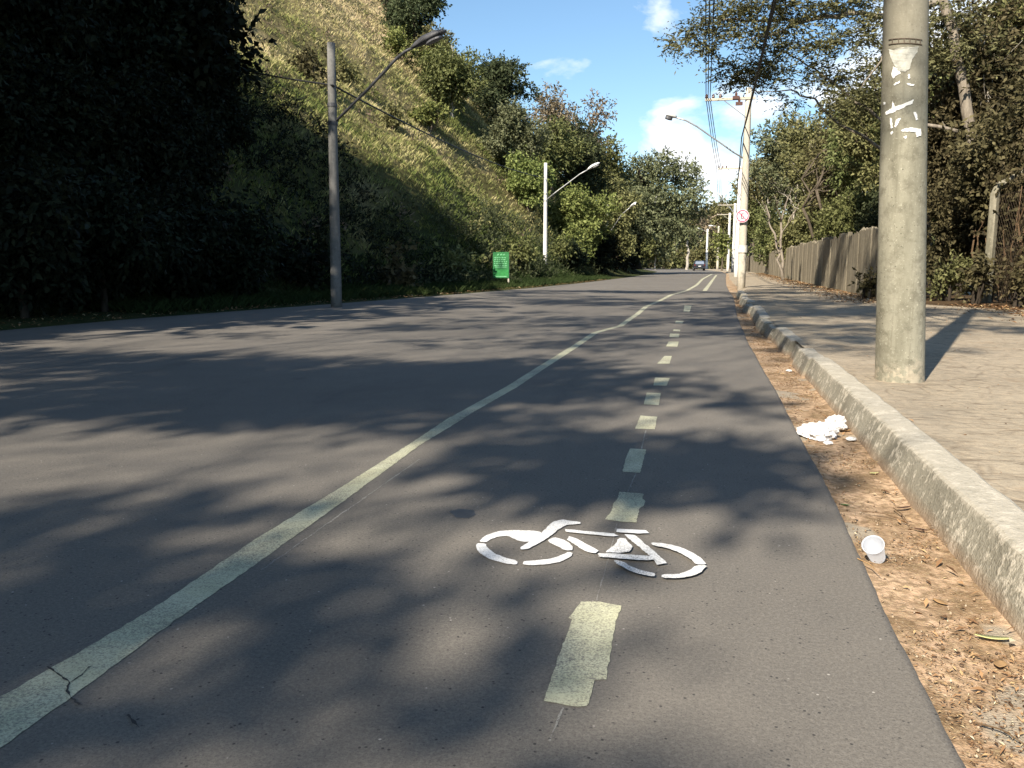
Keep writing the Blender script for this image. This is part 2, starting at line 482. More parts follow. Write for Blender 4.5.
# ------------------------------------------------------------------ the lie of the land
EDGE = np.array([(-60, -11.6), (0, -10.8), (10.38, -10.4), (13.4, -10.2), (19.3, -9.1), (26.2, -7.95), (34.1, -6.85), (43.7, -6.05), (64.7, -5.05), (84.6, -4.6), (110, -5.0), (150, -9), (200, -18), (260, -34)])
def edge_x(y): return np.interp(y, EDGE[:, 0], EDGE[:, 1])
ASPH = np.array([(-20, .50), (1.2, .545), (1.68, .56), (2.32, .565), (3.78, .605), (6.45, .64), (10.7, .67), (16.2, .78), (21, .95), (26.9, 1.14), (30.8, 1.18), (41, 1.4), (60, 2.0), (86, 2.9), (110, 3.2), (150, 1.5), (200, -6), (260, -20)])
def asph_x(y): return np.interp(y, ASPH[:, 0], ASPH[:, 1])

def hill_z(x, y):
    x = np.asarray(x, float); y = np.asarray(y, float)
    sh = np.interp(y, [0, 20, 26, 45, 60, 90], [1.0, 1.4, 2.6, 1.6, 1.2, 1.0])
    d = np.maximum(edge_x(y) - x, 0)
    a = np.maximum(d - sh, 0)
    slope = np.interp(y, [-40, 5, 18, 35, 60, 90, 130, 170], [1.25, 1.3, 1.1, .95, 1.16, 1.3, .6, .2])
    top = np.interp(y, [-40, 0, 60, 95, 115, 150], [44, 48, 54, 46, 24, 8])
    ss = np.where(a < 1.5, a * a / 3.0, a - .75)
    z = slope * ss
    z = top * (1 - np.exp(-(z / top) * (1 + .35 * z / top)))
    p = np.stack([x, y, x * 0], -1)
    z = z + (noise(p, 10, 1) * 1.25 + noise(p, 4.2, 2) * .5 + noise(p, 1.7, 5) * .12) * np.clip(a / 4, 0, 1)
    return z + np.minimum(d, sh) * .06 + .02

# ground sheet
gv = np.array([(-900, -300, -.12), (900, -300, -.12), (900, 1500, -.12), (-900, 1500, -.12)])
o = np_mesh('ground', gv, np.array([[0, 1, 2, 3]]), ground_m); tag(o, kind='structure')

# road
ys = np.concatenate([np.arange(-20, 1, 1.0), np.arange(1, 12, .04), np.arange(12, 30, .12), np.arange(30, 60, .6), np.arange(60, 262, 3)])
rows = []
for y in ys:
    l = float(edge_x(y)); r = float(asph_x(y)) + (.003 * math.sin(y * 2.1) + .0015 * math.sin(y * 9.3 + 1) + .001 * math.sin(y * 27) + .0008 * math.sin(y * 61)) * (1 if y < 30 else 0)
    xs = np.concatenate([[l], np.linspace(l + .3, r - .02, 12), [r, r + .012]])
    zs = np.zeros(len(xs)); zs[-1] = -.06; zs[0] = -.01
    rows.append(np.stack([xs, np.full(len(xs), y), zs], -1))
rv = np.array(rows)
o = np_mesh('road', rv.reshape(-1, 3), grid_faces(rv.shape[0], rv.shape[1]), asphalt, smooth=False); tag(o, kind='structure')

# kerb line
KB = np.array([(-20, .86), (2.5, .89), (3.4, .905), (5, .93), (8.1, .97), (12, .99), (16, 1.02), (21.6, 1.09), (27.4, 1.30)])
def kerb_x(y): return np.interp(y, KB[:, 0], KB[:, 1])
# gutter
ys = np.concatenate([np.arange(-6, 34, .05), np.arange(34, 170, .5)])
rows = []
for y in ys:
    l = float(asph_x(y)) - .05; r = float(kerb_x(y)) + .06 if y < 27.5 else float(asph_x(y)) + .9
    xs = np.linspace(l, r, 14); t = np.linspace(0, 1, 14)
    zs = -.022 - .012 * t + .02 * np.clip((t - .82) / .18, 0, 1) ** 2
    rows.append(np.stack([xs, np.full(14, y), zs], -1))
gvv = np.array(rows).reshape(-1, 3)
gvv[:, 2] += noise(gvv, .25, 1) * .006 + noise(gvv, .08, 2) * .003
o = np_mesh('gutter', gvv, grid_faces(len(ys), 14), dirt, smooth=True); tag(o, kind='structure')

# kerb : stones about a metre long, one structure
rngk = np.random.default_rng(11)
K = Geo()
y = -4.0
while y < 27.2:
    L = rngk.uniform(.88, 1.08) if y > 7 else 11.9
    y1 = min(y + L, 27.35)
    off = rngk.normal(0, .002) if y < 8 else rngk.normal(0, .03)
    zo = rngk.normal(0, .002) if y < 8 else rngk.normal(0, .018)
    yaw = rngk.normal(0, .002) if y < 8 else rngk.normal(0, .035)
    n = 22 if y > 7 else 300
    prof = [(-.0, -.08), (.004, -.02), (.022, .04), (.042, .09), (.058, .132), (.063, .143), (.075, .151), (.11, .155), (.16, .156), (.20, .155), (.225, .14), (.225, -.05)]
    vs, fs = [], []
    for i in range(n + 1):
        yy = y + (y1 - y - (.004 if y < 8 else .012)) * i / n
        e = min(i, n - i)
        pull = (.003 if y < 8 else .007) if e == 0 else 0
        for (px_, pz_) in prof:
            nz = noise(np.array([[px_ * 3, yy, pz_ * 3]]), .35, 3)[0] * .006 + noise(np.array([[px_ * 3, yy, pz_ * 3]]), .09, 4)[0] * .0014
            x = float(kerb_x(yy)) + px_ + off + yaw * (yy - y) + (nz if pz_ > -.05 else 0) + (pull if px_ < .1 else 0)
            vs.append((x, yy, pz_ + zo + (nz * .6 if pz_ > .1 else 0) - (pull if pz_ > .1 else 0)))
    m_ = len(prof)
    for i in range(n):
        for k in range(m_ - 1):
            fs.append((i * m_ + k, i * m_ + k + 1, (i + 1) * m_ + k + 1, (i + 1) * m_ + k))
    fs.append(tuple(range(m_))); fs.append(tuple(range(n * m_ + m_ - 1, n * m_ - 1, -1)))
    K.add(vs, fs)
    y = y1
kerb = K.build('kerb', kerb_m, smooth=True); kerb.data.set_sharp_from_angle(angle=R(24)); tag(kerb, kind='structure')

# sidewalk
WALL = np.array([(-10, 6.1), (10, 6.15), (18.8, 6.0), (18.85, 4.27), (22.3, 4.35), (41.5, 4.85), (74, 5.75), (100, 6.3), (160, 5)])
def wall_x(y): return np.interp(y, WALL[:, 0], WALL[:, 1])
ys = np.concatenate([np.arange(-8, 30, .2), np.arange(30, 161, 1.0)])
rows = []
for y in ys:
    l = float(kerb_x(y)) + (.19 if y < 8 else .13) if y < 27.3 else float(asph_x(y)) + np.interp(y, [27.3, 28.5, 36, 60], [.18, .35, .45, .2])
    xs = np.linspace(l, float(wall_x(y)) + .6, 22)
    zb = .146 if y < 27.3 else np.interp(y, [27.3, 32, 40], [.146, .10, .07])
    zs = np.full(22, zb)
    if y > 27.3: zs[0] = -.06; zs[1] -= .03
    rows.append(np.stack([xs, np.full(22, y), zs], -1))
sv = np.array(rows).reshape(-1, 3)
sv[:, 2] += noise(sv, 1.1, 2) * .008 + noise(sv, .35, 5) * .004
o = np_mesh('sidewalk', sv, grid_faces(len(ys), 22), pave, smooth=True); tag(o, kind='structure')

# forest floor behind the wall
ys = np.arange(-8, 220, 3.0); rows = []
for y in ys:
    xs = np.linspace(float(wall_x(min(y, 160))) + .45, 60, 16)
    rows.append(np.stack([xs, np.full(16, y), .17 + np.clip((xs - 8) * .05, 0, 3)], -1))
fv = np.array(rows).reshape(-1, 3); fv[:, 2] += noise(fv, 5, 3) * .08
o = np_mesh('forest_floor', fv, grid_faces(len(ys), 16), forest_soil, smooth=True); tag(o, kind='structure')

# hill
ys = np.arange(-60, 260, 1.0); rows = []
dd = np.concatenate([np.arange(0, 6, .5), np.arange(6, 45, 1.0), np.arange(45, 130, 6)])
for y in ys:
    xs = float(edge_x(y)) + .02 - dd
    rows.append(np.stack([xs, np.full(len(xs), y), hill_z(xs, np.full(len(xs), y))], -1))
hv = np.array(rows); hv[:, 0, 2] = -.03
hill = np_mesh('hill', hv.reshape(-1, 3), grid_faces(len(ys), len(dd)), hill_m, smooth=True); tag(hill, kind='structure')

# ------------------------------------------------------------------ grass
def blades(n_t, per, sampler, hmin, hmax, wid, seed):
    rg = np.random.default_rng(seed)
    base = sampler(n_t, rg)
    n_t = len(base)
    b = np.repeat(base, per, 0); N = len(b)
    hh = np.repeat(rg.uniform(hmin, hmax, n_t), per) * rg.uniform(.6, 1.1, N)
    b = b + np.stack([rg.normal(0, .09, N), rg.normal(0, .09, N), np.full(N, -.06)], -1)
    az = rg.uniform(0, 6.283, N); lean = rg.uniform(.1, .75, N)
    d = np.stack([np.cos(az) * lean, np.sin(az) * lean, np.ones(N)], -1)
    side = np.stack([-np.sin(az + rg.normal(0, .6, N)), np.cos(az), np.zeros(N)], -1)
    w = (wid * rg.uniform(.6, 1.4, N))[:, None]
    mid = b + d * (hh * .5)[:, None]
    tip = b + d * hh[:, None] + np.stack([np.cos(az), np.sin(az), -np.ones(N) * .6], -1) * (hh * .22)[:, None]
    V = np.stack([b - side * w * .5, b + side * w * .5, mid + side * w * .4, tip], 1).reshape(-1, 3)
    i = np.arange(N)[:, None] * 4
    Fq = np.concatenate([i, i + 1, i + 2, i + 3], 1)
    return V, Fq
def hill_sampler(y0, y1, d0, d1, dens=None):
    def f(n, rg):
        y = y0 + (y1 - y0) * rg.uniform(0, 1, n) ** 1.0
        d = d0 + (d1 - d0) * rg.uniform(0, 1, n)
        x = edge_x(y) - d
        p = np.stack([x, y, y * 0], -1)
        keep = noise(p, 2.2, 3) + noise(p, .9, 4) * .6 > -.75
        x, y = x[keep], y[keep]
        return np.stack([x, y, hill_z(x, y)], -1)
    return f
V1, F1 = blades(130000, 4, hill_sampler(16, 100, 3.0, 50), .12, .38, .024, 21)
o = np_mesh('hillside_grass', V1, F1, grass_m)
tag(o, 'dry straw and green grass covering the sunlit hillside', 'grass', kind='stuff')
V1, F1 = blades(12000, 6, hill_sampler(14, 56, .25, 4.2), .08, .36, .016, 22)
o = np_mesh('roadside_grass', V1, F1, green_grass_m)
tag(o, 'low green grass on the shoulder at the foot of the hill', 'grass', kind='stuff')

# ------------------------------------------------------------------ foliage
def leaf_cloud(clumps, L, W, rg, droop=.15, per=7, twig_len=None, flat=.0):
    """clumps: list of (centre, (rx,ry,rz), n leaves)"""
    out = []
    for c, r, n in clumps:
        nt = max(3, int(n / per))
        u = rg.normal(size=(nt, 3)); u /= np.linalg.norm(u, axis=1)[:, None]
        rad = rg.uniform(.0, 1, nt) ** .45
        lump = 1 + .28 * noise(u * 1.0 + rg.uniform(0, 9, 3), .8, int(rg.integers(0, 5)))
        p = np.asarray(c)[None] + u * np.asarray(r)[None] * (rad * lump)[:, None] * .92
        tl = (twig_len or L * 2.6) * rg.uniform(.6, 1.3, nt)
        td = u * .8 + rg.normal(size=(nt, 3)) * .55; td[:, 2] -= droop
        td[:, 2] *= (1 - flat)
        td /= np.linalg.norm(td, axis=1)[:, None]
        k = (np.arange(per) + .5) / per
        b = p[:, None] + td[:, None] * (tl[:, None] * k[None])[:, :, None]
        N = nt * per
        b = b.reshape(-1, 3)
        ld = np.repeat(td, per, 0) * .6 + rg.normal(size=(N, 3)) * .65; ld[:, 2] -= droop * 1.2; ld[:, 2] *= (1 - flat)
        ld /= np.linalg.norm(ld, axis=1)[:, None]
        nn = rg.normal(size=(N, 3)) * .75 + np.repeat(u, per, 0) * .45; nn[:, 2] += .55
        s = np.cross(ld, nn); s /= (np.linalg.norm(s, axis=1)[:, None] + 1e-6)
        ln = (L * rg.uniform(.6, 1.35, N))[:, None]; w = (W * rg.uniform(.6, 1.3, N))[:, None]
        mid = b + ld * ln * .45
        up = np.cross(s, ld) * ln * .08
        out.append(np.stack([b, mid + s * w * .5 + up, b + ld * ln, mid - s * w * .5 + up], 1))
    V = np.concatenate(out).reshape(-1, 3)
    i = np.arange(len(V) // 4)[:, None] * 4
    return V, np.concatenate([i, i + 1, i + 2, i + 3], 1)

def limb(g, a, b, r0, r1, rg, n=5, wob=.06, sag=0, sides=6):
    a = np.array(a, float); b = np.array(b, float); L = np.linalg.norm(b - a)
    pts, rad = [], []
    for i in range(n + 1):
        t = i / n
        p = a + (b - a) * t + rg.normal(size=3) * wob * L * math.sin(math.pi * t) + np.array([0, 0, sag * L * math.sin(math.pi * t)])
        pts.append(p); rad.append(r0 + (r1 - r0) * t)
    g.tube(pts, rad, sides)
    return pts

TREES = []
def tree(name, label, base, top_z, Rad, leaf, bk, seed, group=None, dist=None, crown_h=.7, n_cl=20, lean=(0, 0), dens=1.0,
         leafL=None, clumps=None, cat='tree', trunk_r=None, cmax=22000, flat=.0, droop=.15, stems=1, limb_k=1.0):
    rg = np.random.default_rng(seed)
    bx, by, bz = base
    Ht = top_z - bz
    if dist is None: dist = math.hypot(bx, by)
    L = leafL or max(.10, .0036 * dist)
    W = L * .55
    root = empty(name, base, label, cat, group)
    tr = trunk_r or max(.06, Ht * .018)
    ch = Ht * crown_h
    cc = np.array([lean[0], lean[1], Ht - ch / 2])
    if clumps is None:
        cl = []
        for i in range(n_cl):
            u = rg.normal(size=3); u /= np.linalg.norm(u)
            rr = rg.uniform(.25, .82) if i > 2 else .15
            c = cc + u * np.array([Rad, Rad, ch / 2]) * rr
            s = rg.uniform(.24, .42) * (1 - .25 * rr)
            cl.append((c, np.array([Rad * s * 1.15, Rad * s * 1.15, max(ch / 2, Rad * .5) * s * .8])))
    else:
        cl = [(np.array(c) - np.array(base), np.array(r)) for c, r in clumps]
    area = sum(4 * math.pi * (r[0] * r[1] * r[2]) ** (2 / 3) for _, r in cl)
    total = min(cmax, int(area * .85 * dens / (L * W * .5)))
    cl2 = [(c, r, max(21, total * 4 * math.pi * (r[0] * r[1] * r[2]) ** (2 / 3) / area)) for c, r in cl]
    # if capped, enlarge leaves so that the crown keeps its cover
    need = int(area * .85 * dens / (L * W * .5))
    if need > total: k = min(1.8, math.sqrt(need / total)); L *= k; W *= k
    V, Fc = leaf_cloud(cl2, L, W, rg, droop=droop, flat=flat)
    g = Geo()
    fork = np.array([lean[0] * .35, lean[1] * .35, max(Ht - ch, Ht * .25) + ch * .12])
    for s_ in range(stems):
        fo = fork + (rg.normal(size=3) * np.array([.12, .12, .05]) * Ht if stems > 1 else 0)
        b0 = np.array([0, 0, -.3]) + (np.array([rg.normal() * .15, rg.normal() * .15, 0]) if stems > 1 else 0)
        limb(g, b0, fo, tr * 1.15, tr * .75, rg, 6, .018, sides=10)
        g.tube([b0, b0 + np.array([0, 0, .25]), b0 + np.array([0, 0, .7])], [tr * 1.6, tr * 1.3, tr * 1.08], 10)
        topc = cc + np.array([0, 0, ch * .3])
        main = limb(g, fo, topc, tr * .75, tr * .15, rg, 6, .05)
        for j, (c, r, n) in enumerate(cl2):
            if stems > 1 and j % stems != s_: continue
            t = min(.85, max(0, (c[2] - fo[2]) / max(.1, (topc[2] - fo[2])) - .25))
            a = main[int(t * 6)]
            q = limb(g, a, c, tr * .36 * (1 - .5 * t) * limb_k, tr * .09 * limb_k, rg, 5, .07, .05)
            for q_ in range(3):
                e = c + rg.normal(size=3) * r * .55
                limb(g, q[3 + q_ % 2], e, tr * .10 * limb_k, tr * .03 * limb_k, rg, 3, .08, sides=4)
    g.build('trunk', bk, root, smooth=True)
    np_mesh('crown', V, Fc, leaf, root)
    return root

def tree_px(name, label, px, Y, top_py, half_px, leaf, bk, seed, basez=None, **kw):
    x = PY(px, 264, Y).x
    z = basez if basez is not None else (float(hill_z(x, Y)) if x < 0 else .15)
    top = PY(px, top_py, Y).z
    Rad = half_px / 828 * Y
    return tree(name, label, (x, Y, z), top, Rad, leaf, bk, seed, **kw)

def hit(px, py):                          # where a line of sight meets the hillside
    d = ray(px, py); d = d / d.y
    Y = np.arange(12, 150, .4)
    x = d.x * Y; z = CH + d.z * Y
    below = np.nonzero(z < hill_z(x, Y))[0]
    k = below[0] if len(below) else len(Y) - 1
    return Vector((x[k], Y[k], float(hill_z(x[k], Y[k]))))
def tree_hit(name, label, px, py, top_py, half_px, leaf, bk, seed, back=0.0, **kw):
    h = hit(px, py)
    Y = h.y + back; x = PY(px, py, Y).x
    z = float(hill_z(x, Y)) - .2
    top = max(PY(px, top_py, Y).z, z + 2)
    return tree(name, label, (x, Y, z), top, half_px / 828 * Y, leaf, bk, seed, **kw)
# ---- trees high on the hill and along its far foot
HG = 'trees on the hill'
for i, (px, py, tp, hp, lf, bk, lab, kw) in enumerate([
        (415, 55, -70, 40, 'dark', bark_brown, 'dark tree cropped by the top edge, highest on the hill beside the blue sky', dict(crown_h=.9, n_cl=26)),
        (388, 12, -90, 34, 'dark', bark_brown, 'dark tree at the top edge where the dry grass ends', dict(crown_h=.9)),
        (452, 118, 28, 36, 'mid', bark_pale, 'yellow-green tree under the dark hilltop tree, right of the lamp head', dict(crown_h=.92, n_cl=24)),
        (432, 85, 15, 26, 'olive', bark_pale, 'small olive tree just behind the lamp head', dict(crown_h=.92)),
        (498, 140, 52, 38, 'dark', bark_brown, 'very dark rounded tree on the skyline right of the lamp head', dict(crown_h=.9)),
        (512, 178, 96, 38, 'grey', bark_pale, 'grey-green tree at the grass edge below the very dark skyline tree', dict(crown_h=.95, n_cl=26)),
        (556, 165, 74, 36, 'brown', bark_brown, 'brownish thin-leaved tree on the skyline right of the very dark tree', dict(dens=.6, crown_h=.75)),
        (592, 190, 86, 34, 'brown', bark_brown, 'sparse reddish-brown tree at the right end of the hilltop skyline', dict(dens=.55, crown_h=.75)),
        (552, 200, 104, 34, 'mid', bark_brown, 'mid green tree below the brownish skyline trees', dict(crown_h=.95)),
        (578, 215, 120, 36, 'dark', bark_brown, 'dark tree between the brownish skyline trees and the second lamp head', dict(crown_h=.95)),
        (604, 232, 128, 32, 'mid', bark_brown, 'green tree behind the second street lamp head', dict(crown_h=.95)),
        (582, 262, 172, 36, 'bright', bark_brown, 'leafy bright tree just right of the second lamp pole', dict(crown_h=.96, n_cl=26)),
        (616, 268, 172, 28, 'olive', bark_brown, 'olive green tree in front of the third street lamp', dict(crown_h=.92, n_cl=26)),
        (528, 210, 152, 30, 'bright', bark_brown, 'low yellowish tree at the grass edge left of the second lamp pole', dict(crown_h=.97)),
        (600, 272, 222, 30, 'shade', bark_dark, 'dark undergrowth tree beneath the third street lamp', dict(crown_h=.98)),
        (570, 272, 238, 24, 'shade', bark_dark, 'low dark undergrowth right of the second lamp pole', dict(crown_h=.98)),
        (626, 272, 232, 20, 'shade', bark_dark, 'low dark undergrowth left of the leaning tree', dict(crown_h=.98))]):
    tree_hit('broadleaf_tree', lab, px, py, tp, hp, LEAF[lf], bk, 100 + i, group=HG, dens=kw.pop('dens', 1.3), cmax=20000, **kw)
# the big tree that leans over the road
b = PY(641, 264, 86); bz = float(hill_z(b.x - 1.2, 86))
cls = []
rg_ = np.random.default_rng(55)
for (px, py, rp, dy) in [(622, 190, 17, -2), (640, 172, 18, 1), (662, 166, 16, 0), (684, 175, 16, 2), (698, 192, 9, 1), (636, 206, 17, -3), (658, 198, 19, -1), (682, 203, 16, 0),
                         (698, 212, 8, 3), (628, 228, 15, -3), (652, 226, 16, -3), (676, 230, 14, -1), (693, 236, 8, 0), (668, 216, 17, 3), (648, 186, 17, 4), (614, 212, 11, 2), (664, 248, 8, -2), (618, 245, 12, -2)]:
    c = PY(px, py, 86 + dy); r = rp / 828 * 86
    cls.append((tuple(c), (r, r * 1.2, r * .85)))
tree('broadleaf_tree', 'tall grey-green tree leaning over the far bend of the road', (b.x - .6, 86, bz - .1), PY(660, 150, 86).z, 5, LEAF['grey'], bark_dark, 120, group=HG, clumps=cls, trunk_r=.5, cmax=34000, dens=1.5)
# ---- shaded trees on the left bank
LG = 'shaded trees on the left bank'
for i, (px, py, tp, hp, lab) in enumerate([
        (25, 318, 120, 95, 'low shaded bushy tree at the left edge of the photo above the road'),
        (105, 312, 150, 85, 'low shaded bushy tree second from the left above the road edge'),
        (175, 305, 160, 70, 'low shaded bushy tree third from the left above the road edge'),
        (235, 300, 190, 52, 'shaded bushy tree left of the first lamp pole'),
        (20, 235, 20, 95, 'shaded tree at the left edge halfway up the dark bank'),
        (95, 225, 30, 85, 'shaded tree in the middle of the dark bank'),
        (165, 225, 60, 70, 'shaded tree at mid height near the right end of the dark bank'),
        (30, 130, -110, 100, 'tall leftmost shaded tree cropped by the top left corner'),
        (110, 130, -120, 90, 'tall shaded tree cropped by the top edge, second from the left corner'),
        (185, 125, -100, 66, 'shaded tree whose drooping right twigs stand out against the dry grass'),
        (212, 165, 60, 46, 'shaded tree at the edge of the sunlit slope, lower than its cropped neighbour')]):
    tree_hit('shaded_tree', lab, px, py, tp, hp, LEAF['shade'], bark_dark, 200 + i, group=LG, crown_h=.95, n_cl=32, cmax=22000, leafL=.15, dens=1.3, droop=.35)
# trees further back on the left, outside the picture, whose shade lies over the road
SUN_AZ, SUN_EL = R(21), R(38)
def caster(px, py, h):                    # where a clump at height h must hang to shade the photo's point
    g = P(px, py); t = h / math.tan(SUN_EL)
    return (g.x - math.sin(SUN_AZ) * t, g.y - math.cos(SUN_AZ) * t, h)
def caster_xy(x, y, h):
    t = h / math.tan(SUN_EL)
    return (x - math.sin(SUN_AZ) * t, y - math.cos(SUN_AZ) * t, h)
RB = 'roadside trees shading the road'
def shade_tree(label, base, patches, seed, h=None, leafL=.19, dens=1.25, trunk_r=.13, cmax=40000):
    cl = []
    for (x, y, rx, ry, hh) in patches:
        c = caster_xy(x, y, hh)
        cl.append((c, (rx, ry * .75, (rx + ry) * .32)))
    top = max(c[0][2] for c in cl) + 1
    bz = float(hill_z(base[0], base[1])) - .1
    return tree('roadside_tree', label, (base[0], base[1], bz), top, 5, LEAF['mid'], bark_brown, seed, group=RB, clumps=cl, dist=30, leafL=leafL, dens=dens, trunk_r=trunk_r, cmax=cmax, limb_k=.3)
PATCH_A = [(-4.3, 4.95, .9, .35, 11), (-3.3, 5.1, .8, .4, 11.2), (-2.3, 5.3, .7, .35, 11.3), (-3.0, 6.5, 1.2, .6, 11.6), (-3.4, 6.0, 1.1, .75, 11), (-1.9, 5.9, .9, .75, 11.5), (-2.4, 6.9, 1.3, .9, 12), (-.9, 6.9, .8, .7, 12), (-4.9, 6.4, 1.0, .8, 11), (-1.15, 5.2, .42, .5, 11.5),
           (-3.9, 7.2, 1.2, .6, 12), (-5.6, 7.4, 1.2, .6, 11.5), (-2.7, 5.5, .7, .4, 11), (-4.3, 5.2, .6, .45, 11), (-7.4, 7.2, 1.2, .6, 11.5), (-1.6, 7.9, .8, .6, 12), (0.1, 6.2, .5, .25, 12)]
PATCH_B = [(-.35, 4.0, .42, .40, 10.6), (.05, 4.05, .36, .34, 10.8), (-.7, 4.25, .34, .28, 10.9), (.3, 4.15, .26, .2, 10.9), (-.1, 3.72, .24, .14, 10.6), (-.55, 4.15, .40, .36, 10.5), (-.15, 3.95, .40, .42, 10.7), (.2, 4.2, .34, .26, 11), (.42, 4.15, .2, .13, 11), (-.85, 4.45, .22, .25, 11)]
PATCH_C = [(-2.6, 2.6, .5, .3, 12), (-1.9, 1.7, .5, .3, 12), (-.7, 1.95, .3, .12, 12), (-1.5, 2.15, .5, .3, 12), (-1.0, 2.3, .3, .2, 12), (-2.1, 2.15, .4, .3, 12.2), (-1.75, 2.5, .40, .32, 12), (-1.2, 2.05, .34, .3, 12), (-.85, 1.72, .3, .2, 12.4), (-2.5, 2.9, .32, .14, 12.6), (-2.2, 2.45, .4, .26, 12.5), (-.35, 1.60, .3, .14, 12.8), (.15, 1.56, .3, .08, 13), (-1.5, 1.6, .5, .4, 12.5)]
rp = np.random.default_rng(77)
PATCH_F = []
for (y0, y1, k, hh) in [(9.5, 12.5, 9, 13), (12, 16, 18, 15), (16, 21, 22, 16.5), (21, 31, 46, 18)]:
    for i in range(k):
        y = rp.uniform(y0, y1); x = rp.uniform(float(edge_x(y)) + .3, 1.0 if y < 11 else 5.2)
        PATCH_F.append((x, y, rp.uniform(.6, 1.4), rp.uniform(.25, .7), hh + rp.uniform(-1, 1.5)))
for q in range(9): PATCH_F.append((rp.uniform(1.2, 5), rp.uniform(11.8, 16), rp.uniform(.5, 1.1), rp.uniform(.2, .4), 15))
for q in range(18): PATCH_F.append((rp.uniform(.9, 5), rp.uniform(13, 27), rp.uniform(.6, 1.3), rp.uniform(.2, .5), 16))
for q in range(16): PATCH_F.append((rp.uniform(.5, 2.4), 9.6 + q * 1.05 + rp.uniform(-.3, .3), rp.uniform(.7, 1.2), rp.uniform(.3, .45), 15.5))
for q in range(8): PATCH_F.append((-8 + q * 1.9, 30.3 + rp.uniform(-.6, .6), 1.3, .7, 18.5))
shade_tree('tall roadside tree on the left verge behind the camera', (-13.2, -11), PATCH_A + PATCH_B, 301, dens=2.4, cmax=85000)
shade_tree('spreading roadside tree further behind the camera', (-13.6, -17), PATCH_C, 302, dens=1.7, cmax=60000)
shade_tree('highest roadside tree, on the bank behind the camera', (-15.5, -13), PATCH_F[:49], 303, dens=.7)
shade_tree('wide roadside tree, on the bank left of the camera', (-14.5, -22), PATCH_F[49:], 304, dens=.9)
rp = np.random.default_rng(78)
for i, (x, y) in enumerate([(-17, 9), (-21, 10), (-20, 3), (-26, 5), (-31, 7), (-24, -3), (-33, 1), (-19, -6), (-38, 4), (-29, -8), (-15.5, 4)]):
    z = float(hill_z(x, y)); 
    tree('bank_tree', 'dense tree on the left bank outside the photo', (x, y, z), z + rp.uniform(9, 12) * (.75 if y > 6 else 1), 5.0, LEAF['shade'], bark_dark, 320 + i, group='trees on the bank beside the camera', leafL=.38, cmax=8000, crown_h=.9, n_cl=20, dens=1.6)

for i, (x, y, zt, rr) in enumerate([(-18.3, 14.2, 21.3, 2.6), (-20.6, 14.0, 23.0, 2.8), (-19.6, 17.2, 22.6, 2.3), (-16.6, 12.2, 19.5, 2.6)]):  # tall unseen trees added to cast the shade line across the lower slope
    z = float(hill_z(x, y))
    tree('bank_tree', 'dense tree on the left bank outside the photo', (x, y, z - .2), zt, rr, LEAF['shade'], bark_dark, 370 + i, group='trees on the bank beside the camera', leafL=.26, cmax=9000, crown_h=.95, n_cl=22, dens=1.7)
for i, (x, y, zt, rr, lab) in enumerate([(-16.2, 21.2, 14.4, 2.6, 'lower'), (-18.9, 16.0, 16.6, 3.2, 'middle'), (-21.5, 12.6, 18.0, 3.2, 'upper'), (-17.4, 18.6, 15.4, 2.8, 'second'), (-15.0, 22.0, 11.0, 2.2, 'lowest')]):  # trees added inside the dark mass to cast the slope's shade edge
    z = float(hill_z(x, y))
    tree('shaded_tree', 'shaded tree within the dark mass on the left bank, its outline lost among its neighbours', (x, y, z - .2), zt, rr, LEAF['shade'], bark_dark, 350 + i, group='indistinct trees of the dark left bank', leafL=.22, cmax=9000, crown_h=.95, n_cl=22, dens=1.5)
# ---- weeds on the grassy slope
def weeds(n, seed, leaf, name, label, r0, r1, L):
    rg = np.random.default_rng(seed); pts = hill_sampler(17, 92, 2.8, 42)(n, rg); cl = []
    for p in pts:
        r = rg.uniform(r0, r1); cl.append((p + np.array([0, 0, r * .3]), np.array([r, r, r * .6]), int(90 * r / .6)))
    V, Fc = leaf_cloud(cl, L, L * .45, rg, droop=-.1, per=6)
    tag(np_mesh(name, V, Fc, leaf), label, None, None, 'stuff')
weeds(330, 91, LEAF['olive'], 'hillside_weeds', 'low green weeds dotted over the grassy hillside', .25, .8, .17)
weeds(240, 92, LEAF['brown'], 'dry_weeds', 'brown dried weeds dotted over the grassy hillside', .25, .7, .15)
weeds(120, 93, LEAF['bright'], 'leafy_weeds', 'bright leafy weeds scattered on the hillside', .25, .6, .16)
def weeds2(n, seed, leaf, name, label, y0, y1, d0, d1):
    rg = np.random.default_rng(seed); pts = hill_sampler(y0, y1, d0, d1)(n, rg); cl = []
    for p in pts:
        r = rg.uniform(.3, .75); cl.append((p + np.array([0, 0, r * .25]), np.array([r, r, r * .6]), int(110 * r / .6)))
    V, Fc = leaf_cloud(cl, .17, .06, rg, droop=-.1, per=6)
    tag(np_mesh(name, V, Fc, leaf), label, None, None, 'stuff')
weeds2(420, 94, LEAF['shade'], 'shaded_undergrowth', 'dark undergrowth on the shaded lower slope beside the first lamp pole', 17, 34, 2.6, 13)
weeds2(260, 95, LEAF['dark'], 'foot_undergrowth', 'low dark green undergrowth along the foot of the hillside', 28, 66, 2.0, 6.0)
